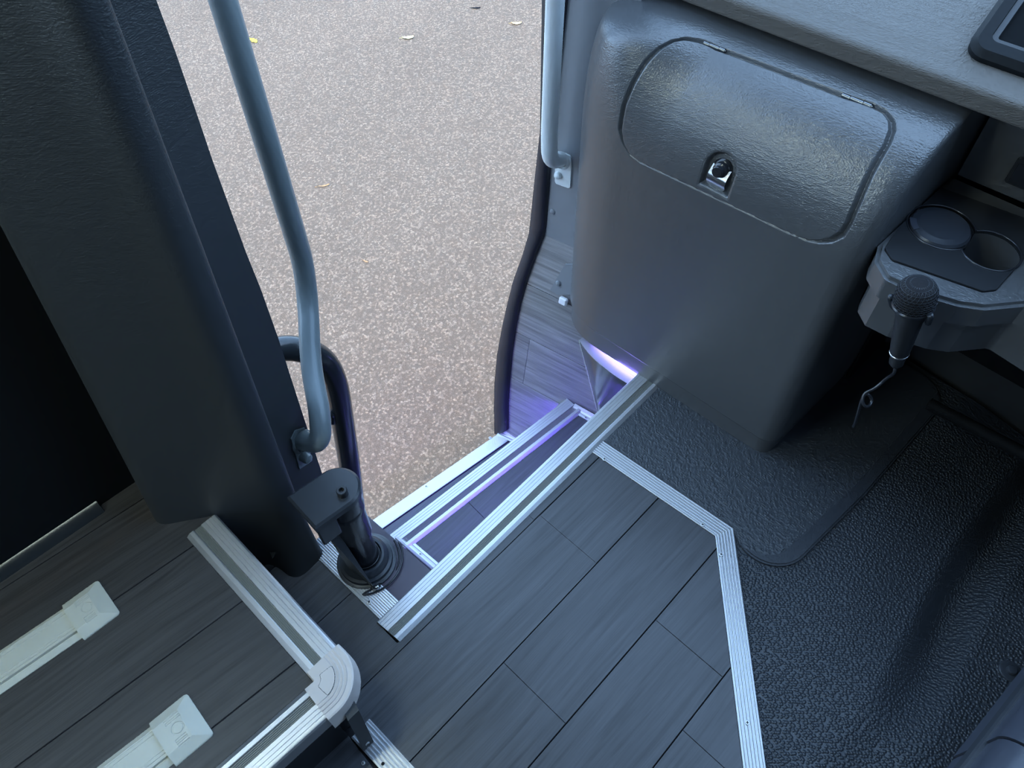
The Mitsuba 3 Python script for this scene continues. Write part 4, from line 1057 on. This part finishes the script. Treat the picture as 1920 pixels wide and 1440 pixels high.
# raised screen housing on the dashboard
hz = 0.82
for _ in range(8):
    t_ = (at(1806, 104, hz) - la_) @ DF; hz = la_[2] + np.interp(t_, [q_[0] for q_ in prof[3:10]], [q_[1] for q_ in prof[3:10]])
hx = dd_; hy = DF + np.array([0, 0, 0.42]); hy /= np.linalg.norm(hy)
MH = np.eye(4); MH[:3, 0], MH[:3, 1], MH[:3, 2], MH[:3, 3] = hx, hy, np.cross(hx, hy), at(1801, 104, hz)
rrect = lambda x0, y0, x1, y1, r: sbox(x0 + r, y0 + r, x1 - r, y1 - r).buffer(r, quad_segs=10)
outer = rrect(0, 0, 0.40, 0.26, 0.028); mid = rrect(0.022, 0.024, 0.378, 0.236, 0.012)
ho = thing('screen_housing', 'black rounded instrument housing with recessed dark window on the dashboard, top right corner', 'instrument housing')
bh = m3.Manifold.batch_hull([m3.Manifold.extrude(m3.CrossSection([np.array(shapely.geometry.polygon.orient(p_).exterior.coords)[:-1]]), h).translate([0, 0, z]) for p_, z, h in ((outer, -0.010, 0.018), (outer.buffer(-0.008), -0.010, 0.026), (shapely.affinity.translate(shapely.affinity.scale(outer, 1, 0.9), 0, -0.013), -0.075, 0.01))])
bh = bh - m3.Manifold.extrude(m3.CrossSection([np.array(shapely.geometry.polygon.orient(mid).exterior.coords)[:-1]]), 0.1).translate([0, 0, 0.004])
obj('frame', put(bh, MH), 'housing_black', ho, 25)
obj('bezel', put(prism(mid.buffer(-0.0003).difference(mid.buffer(-0.008)), 0.004, 0.0125), MH), 'black_plastic', ho, 20)
obj('window', put(prism(mid.buffer(-0.008), 0.0035, 0.006), MH), 'black_window', ho, False, label='dark window')

# driver side panel under the dashboard lip
YP = 1.205
up_ = thing('dash_panel', 'dark grained panel under the dashboard lip right of the console', 'panel')
vtx = [ony(1797, 190, YP), ony(1756, 335, YP - 0.02)]
obj('board', as_tm(m3.Manifold.hull_points(np.array([p + o_ for p in (np.array([-0.236, YP, 0.766]), np.array([-0.236, YP - 0.0, 0.602]), np.array([0.9, YP + 0.10, 0.766]), np.array([0.9, YP + 0.10, 0.602])) for o_ in (np.zeros(3), np.array([0.004, 0.03, 0]))]))), 'trim_plastic', up_, False)
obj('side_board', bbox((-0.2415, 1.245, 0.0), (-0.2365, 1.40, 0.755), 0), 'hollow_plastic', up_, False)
sw = ony(1908, 318, YP)
swk = thing('rocker_switch', 'black rocker switch cut by the right edge on the panel under the dashboard', 'switch')
Ms = frame(sw + [0.004, 0, -0.002], (1.0, 0.09, 0), (0.09, -1.0, 0.0))
obj('bezel', put(prism(rrect(-0.012, -0.022, 0.03, 0.022, 0.005), -0.002, 0.004), Ms), 'black_plastic', swk, 20)
obj('rocker', put(as_tm(m3.Manifold.hull_points(np.array([(-0.007, -0.017, 0.003), (0.026, -0.017, 0.003), (-0.007, 0.017, 0.003), (0.026, 0.017, 0.003), (-0.006, -0.016, 0.010), (0.025, -0.016, 0.010), (-0.006, 0.015, 0.005), (0.025, 0.015, 0.005), (-0.006, 0, 0.005), (0.025, 0, 0.005)]))), Ms), 'black_gloss', swk, 20)

# cup holder shelf
ZC = 0.60
sh = thing('cup_shelf', 'black shelf with figure-eight cup recesses beside the console', 'cup holder')
c_l, c_r = at(1764, 428, ZC), at(1856, 472, ZC)
outer_px = [(1652, 440), (1642, 486), (1662, 520), (1715, 545), (1800, 570), (1850, 577), (1925, 570)]
so = [at(x, y, ZC)[:2] for x, y in outer_px]
shp = Polygon(so + [(0.335, 0.99), (0.335, 1.24), (-0.25, 1.20), (-0.246, 1.02)]).buffer(0).buffer(-0.012).buffer(0.012, quad_segs=8).intersection(sbox(-0.2415, 0, 1, 2))
tray = Polygon([at(x, y, ZC)[:2] for x, y in ((1657, 468), (1733, 348), (1760, 352), (1960, 425), (1935, 470), (1868, 546), (1842, 549), (1672, 490))]).buffer(-0.008).buffer(0.008, quad_segs=8)
tray = tray.intersection(sbox(-0.240, 0, 0.3, 1.195))
body = m3.Manifold.extrude(m3.CrossSection([np.array(shapely.geometry.polygon.orient(shp).exterior.coords)[:-1]]), 0.075).translate([0, 0, ZC - 0.075])
bt = shp.buffer(-0.006)
body = m3.Manifold.extrude(m3.CrossSection([np.array(shapely.geometry.polygon.orient(bt).exterior.coords)[:-1]]), 0.006).translate([0, 0, ZC - 0.006]) + m3.Manifold.extrude(m3.CrossSection([np.array(shapely.geometry.polygon.orient(shp).exterior.coords)[:-1]]), 0.035).translate([0, 0, ZC - 0.041]) \
    + m3.Manifold.extrude(m3.CrossSection([np.array(shapely.geometry.polygon.orient(shp.buffer(-0.012)).exterior.coords)[:-1]]), 0.075).translate([0, 0, ZC - 0.115])
RL, RR = 0.0500, 0.0425
cups = m3.Manifold.cylinder(0.2, RL, RL, 64).translate([c_l[0], c_l[1], ZC - 0.0802]) + m3.Manifold.cylinder(0.2, RR, RR, 64).translate([c_r[0], c_r[1], ZC - 0.098])
trm = m3.Manifold.extrude(m3.CrossSection([np.array(shapely.geometry.polygon.orient(tray).exterior.coords)[:-1]]), 0.1).translate([0, 0, ZC - 0.003])
obj('surround', as_tm(body - cups - trm), 'trim_plastic', sh, 25, label='grained surround')
ti = m3.Manifold.extrude(m3.CrossSection([np.array(shapely.geometry.polygon.orient(tray.buffer(-0.0012)).exterior.coords)[:-1]]), 0.006).translate([0, 0, ZC - 0.0032]) - cups
obj('insert', as_tm(ti), 'black_plastic', sh, 25, label='smooth black insert around the recesses')
two = shapely.union(shapely.Point(*c_l[:2]).buffer(RL, quad_segs=20), shapely.Point(*c_r[:2]).buffer(RR, quad_segs=20)).buffer(-0.004).buffer(0.004)
rimp = np.array([(x, y, ZC + 0.0026) for x, y in np.array(two.exterior.segmentize(0.004).coords)])
obj('recess_rim', tube(rimp, 0.0018, 8), 'black_gloss', sh, True)
# lidded ash pot in the left recess
ap = thing('ash_pot', 'round black lidded pot standing in the left cup recess', 'ash pot')
Ma = frame((c_l[0] - 0.001, c_l[1] - 0.002, ZC - 0.0800), (1, 0, 0), (0, 0, 1))
obj('pot', lathe([(0.0001, 0), (0.039, 0), (0.0425, 0.06), (0.0455, 0.066), (0.046, 0.074), (0.0445, 0.076), (0.0001, 0.076)], 56, Ma), 'black_plastic', ap, 35)
lidk = obj('lid', lathe([(0.0445, 0.0765), (0.045, 0.081), (0.042, 0.0855), (0.033, 0.0875), (0.0315, 0.0885), (0.0001, 0.0905)], 56, Ma), 'pot_plastic', ap, 35)
tb_ = [(0.0458 * math.cos(a), 0.0458 * math.sin(a)) for a in np.linspace(3.55, 4.15, 8)] + [(0.036 * math.cos(a), 0.036 * math.sin(a)) for a in np.linspace(4.15, 3.55, 8)]
obj('thumb_tab', put(prism(tb_, 0.078, 0.0880), Ma), 'seat_cover', lidk, 25)

# microphone in its clip under the shelf edge
mh, mt = at(1724, 532, 0.655), at(1686, 662, 0.515)
mdir = (mh - mt) / np.linalg.norm(mh - mt); Lm = np.linalg.norm(mh - mt)
mic = thing('microphone', 'black hand microphone with mesh head hanging in a clip under the cup shelf', 'microphone')
Mm = frame(mt, (1, 0, 0), mdir); rh = 0.0265
obj('handle', lathe([(0.0001, 0), (0.0125, 0), (0.0135, 0.003), (0.0150, 0.02), (0.0185, Lm * 0.52), (0.0225, Lm * 0.66), (0.0235, Lm * 0.70), (0.0001, Lm * 0.70)], 40, Mm), 'black_plastic', mic, 35)
obj('collar', lathe([(0.0235, Lm * 0.685), (rh + 0.0012, Lm * 0.70), (rh + 0.0016, Lm * 0.725), (rh, Lm * 0.74), (0.02, Lm * 0.74)], 40, Mm), 'black_gloss', mic, 35)
obj('grille', lathe([(rh - 0.001, Lm * 0.735), (rh, Lm * 0.80), (rh, Lm * 0.86), (rh * 0.96, Lm * 0.92), (rh * 0.82, Lm * 0.975), (rh * 0.6, Lm * 1.005), (rh * 0.3, Lm * 1.018), (0.0001, Lm * 1.02)], 40, Mm), 'under_black', mic, True)
wires = []
for k_ in range(26):                                        # woven mesh of the head
    t0 = 2 * math.pi * k_ / 26
    for tw in (0.9, -0.9):
        pts = []
        for s in np.linspace(0, 1, 12):
            z = 0.745 + s * 0.27; zz = [0.735, 0.80, 0.86, 0.92, 0.975, 1.005, 1.018]; rr_ = [rh, rh, rh, rh * 0.96, rh * 0.82, rh * 0.6, rh * 0.3]
            r_ = np.interp(z, zz, rr_) + 0.0003; a_ = t0 + tw * s; pts.append([r_ * math.cos(a_), r_ * math.sin(a_), z * Lm])
        wires.append(tube(np.array(pts), 0.00042, 4))
for z in np.linspace(0.76, 1.0, 9):
    r_ = np.interp(z, [0.735, 0.80, 0.86, 0.92, 0.975, 1.005, 1.018], [rh, rh, rh, rh * 0.96, rh * 0.82, rh * 0.6, rh * 0.3]) + 0.0003
    wires.append(tube(np.array([[r_ * math.cos(a_), r_ * math.sin(a_), z * Lm] for a_ in np.linspace(0, 2 * math.pi, 33)]), 0.00042, 4))
wk_ = obj('mesh', put(join(*wires), Mm), 'steel_black', mic, True); labels[wk_] = {'kind': 'stuff', 'label': 'woven wire mesh'}
obj('tail_ring', lathe([(0.0130, -0.0012), (0.0140, 0), (0.0140, 0.002), (0.0130, 0.003)], 28, Mm), 'steel', mic, 35)
obj('plug', lathe([(0.0001, -0.03), (0.006, -0.03), (0.0105, -0.022), (0.0115, -0.002), (0.0001, -0.001)], 24, Mm), 'black_plastic', mic, 35)
pz = mt - mdir * 0.03
cabl = [pz, pz - mdir * 0.02, at(1662, 710, 0.44), at(1640, 728, 0.42), at(1622, 738, 0.41), at(1618, 755, 0.40), at(1628, 762, 0.395), at(1634, 748, 0.40), at(1622, 740, 0.405), at(1610, 770, 0.36), at(1600, 800, 0.30)]
obj('cable', tube(CubicSpline(np.arange(len(cabl)), np.array(cabl))(np.linspace(0, len(cabl) - 1, 70)), 0.0026, 10), 'black_gloss', mic, True)
cl = thing('microphone_clip', 'dark grey plastic clip with two arms holding the microphone', 'clip')
fwdv = np.array([0.1, 1.0, 0]); fwdv /= np.linalg.norm(fwdv)
Mc = frame(mt + mdir * Lm * 0.5, (1, 0, 0), mdir)
for sgn in (-1, 1):
    arm = [[sgn * 0.012, 0.03, -0.004], [sgn * 0.021, 0.012, 0.0], [sgn * 0.0265, -0.002, 0.012], [sgn * 0.030, -0.012, 0.036], [sgn * 0.0285, -0.013, 0.040]] if sgn > 0 else [[-0.012, 0.03, -0.004], [-0.021, 0.012, 0.0], [-0.0255, 0.0, 0.01], [-0.0295, -0.008, 0.034], [-0.028, -0.009, 0.038]]
    obj('arm', put(tube(bend(arm, 0.008, 5), 0.0042, 10), Mc), 'steel_black', cl, True)
bkp = mt + mdir * Lm * 0.5 + np.array([0, 0.03, -0.003])
obj('mount', as_tm(m3.Manifold.hull_points(np.array([bkp + [sx_, sy_, sz_] for sx_ in (-0.014, 0.014) for sy_, sz_ in ((0, -0.008), (0, 0.008), (0.085, -0.008), (0.085, 0.012))]))), 'black_plastic', cl, False)

# lower footwell panel and bar
fw_ = thing('footwell_panel', 'very dark lower panel of the driver footwell below the cup shelf', 'panel')
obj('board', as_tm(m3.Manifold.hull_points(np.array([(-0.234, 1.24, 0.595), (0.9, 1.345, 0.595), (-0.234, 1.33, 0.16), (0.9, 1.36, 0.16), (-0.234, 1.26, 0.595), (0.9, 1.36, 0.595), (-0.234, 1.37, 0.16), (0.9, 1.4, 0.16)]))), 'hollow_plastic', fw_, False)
ba_, bb_ = ony(1742, 757, 1.22), ony(1925, 853, 1.22)
single('foot_rail', tube([ba_, ba_ + (bb_ - ba_) * 1.3], 0.0125, 20), 'hollow_plastic', 'dim dark round bar low in the driver footwell', 'bar')

sp_ = struct('steering_pedestal')  # unseen block added outside the frame to keep light out of the footwell
obj('casing', bbox((0.34, 1.06, -0.05), (0.95, 1.22, 0.74), 0.04), 'hollow_plastic', sp_, 30)
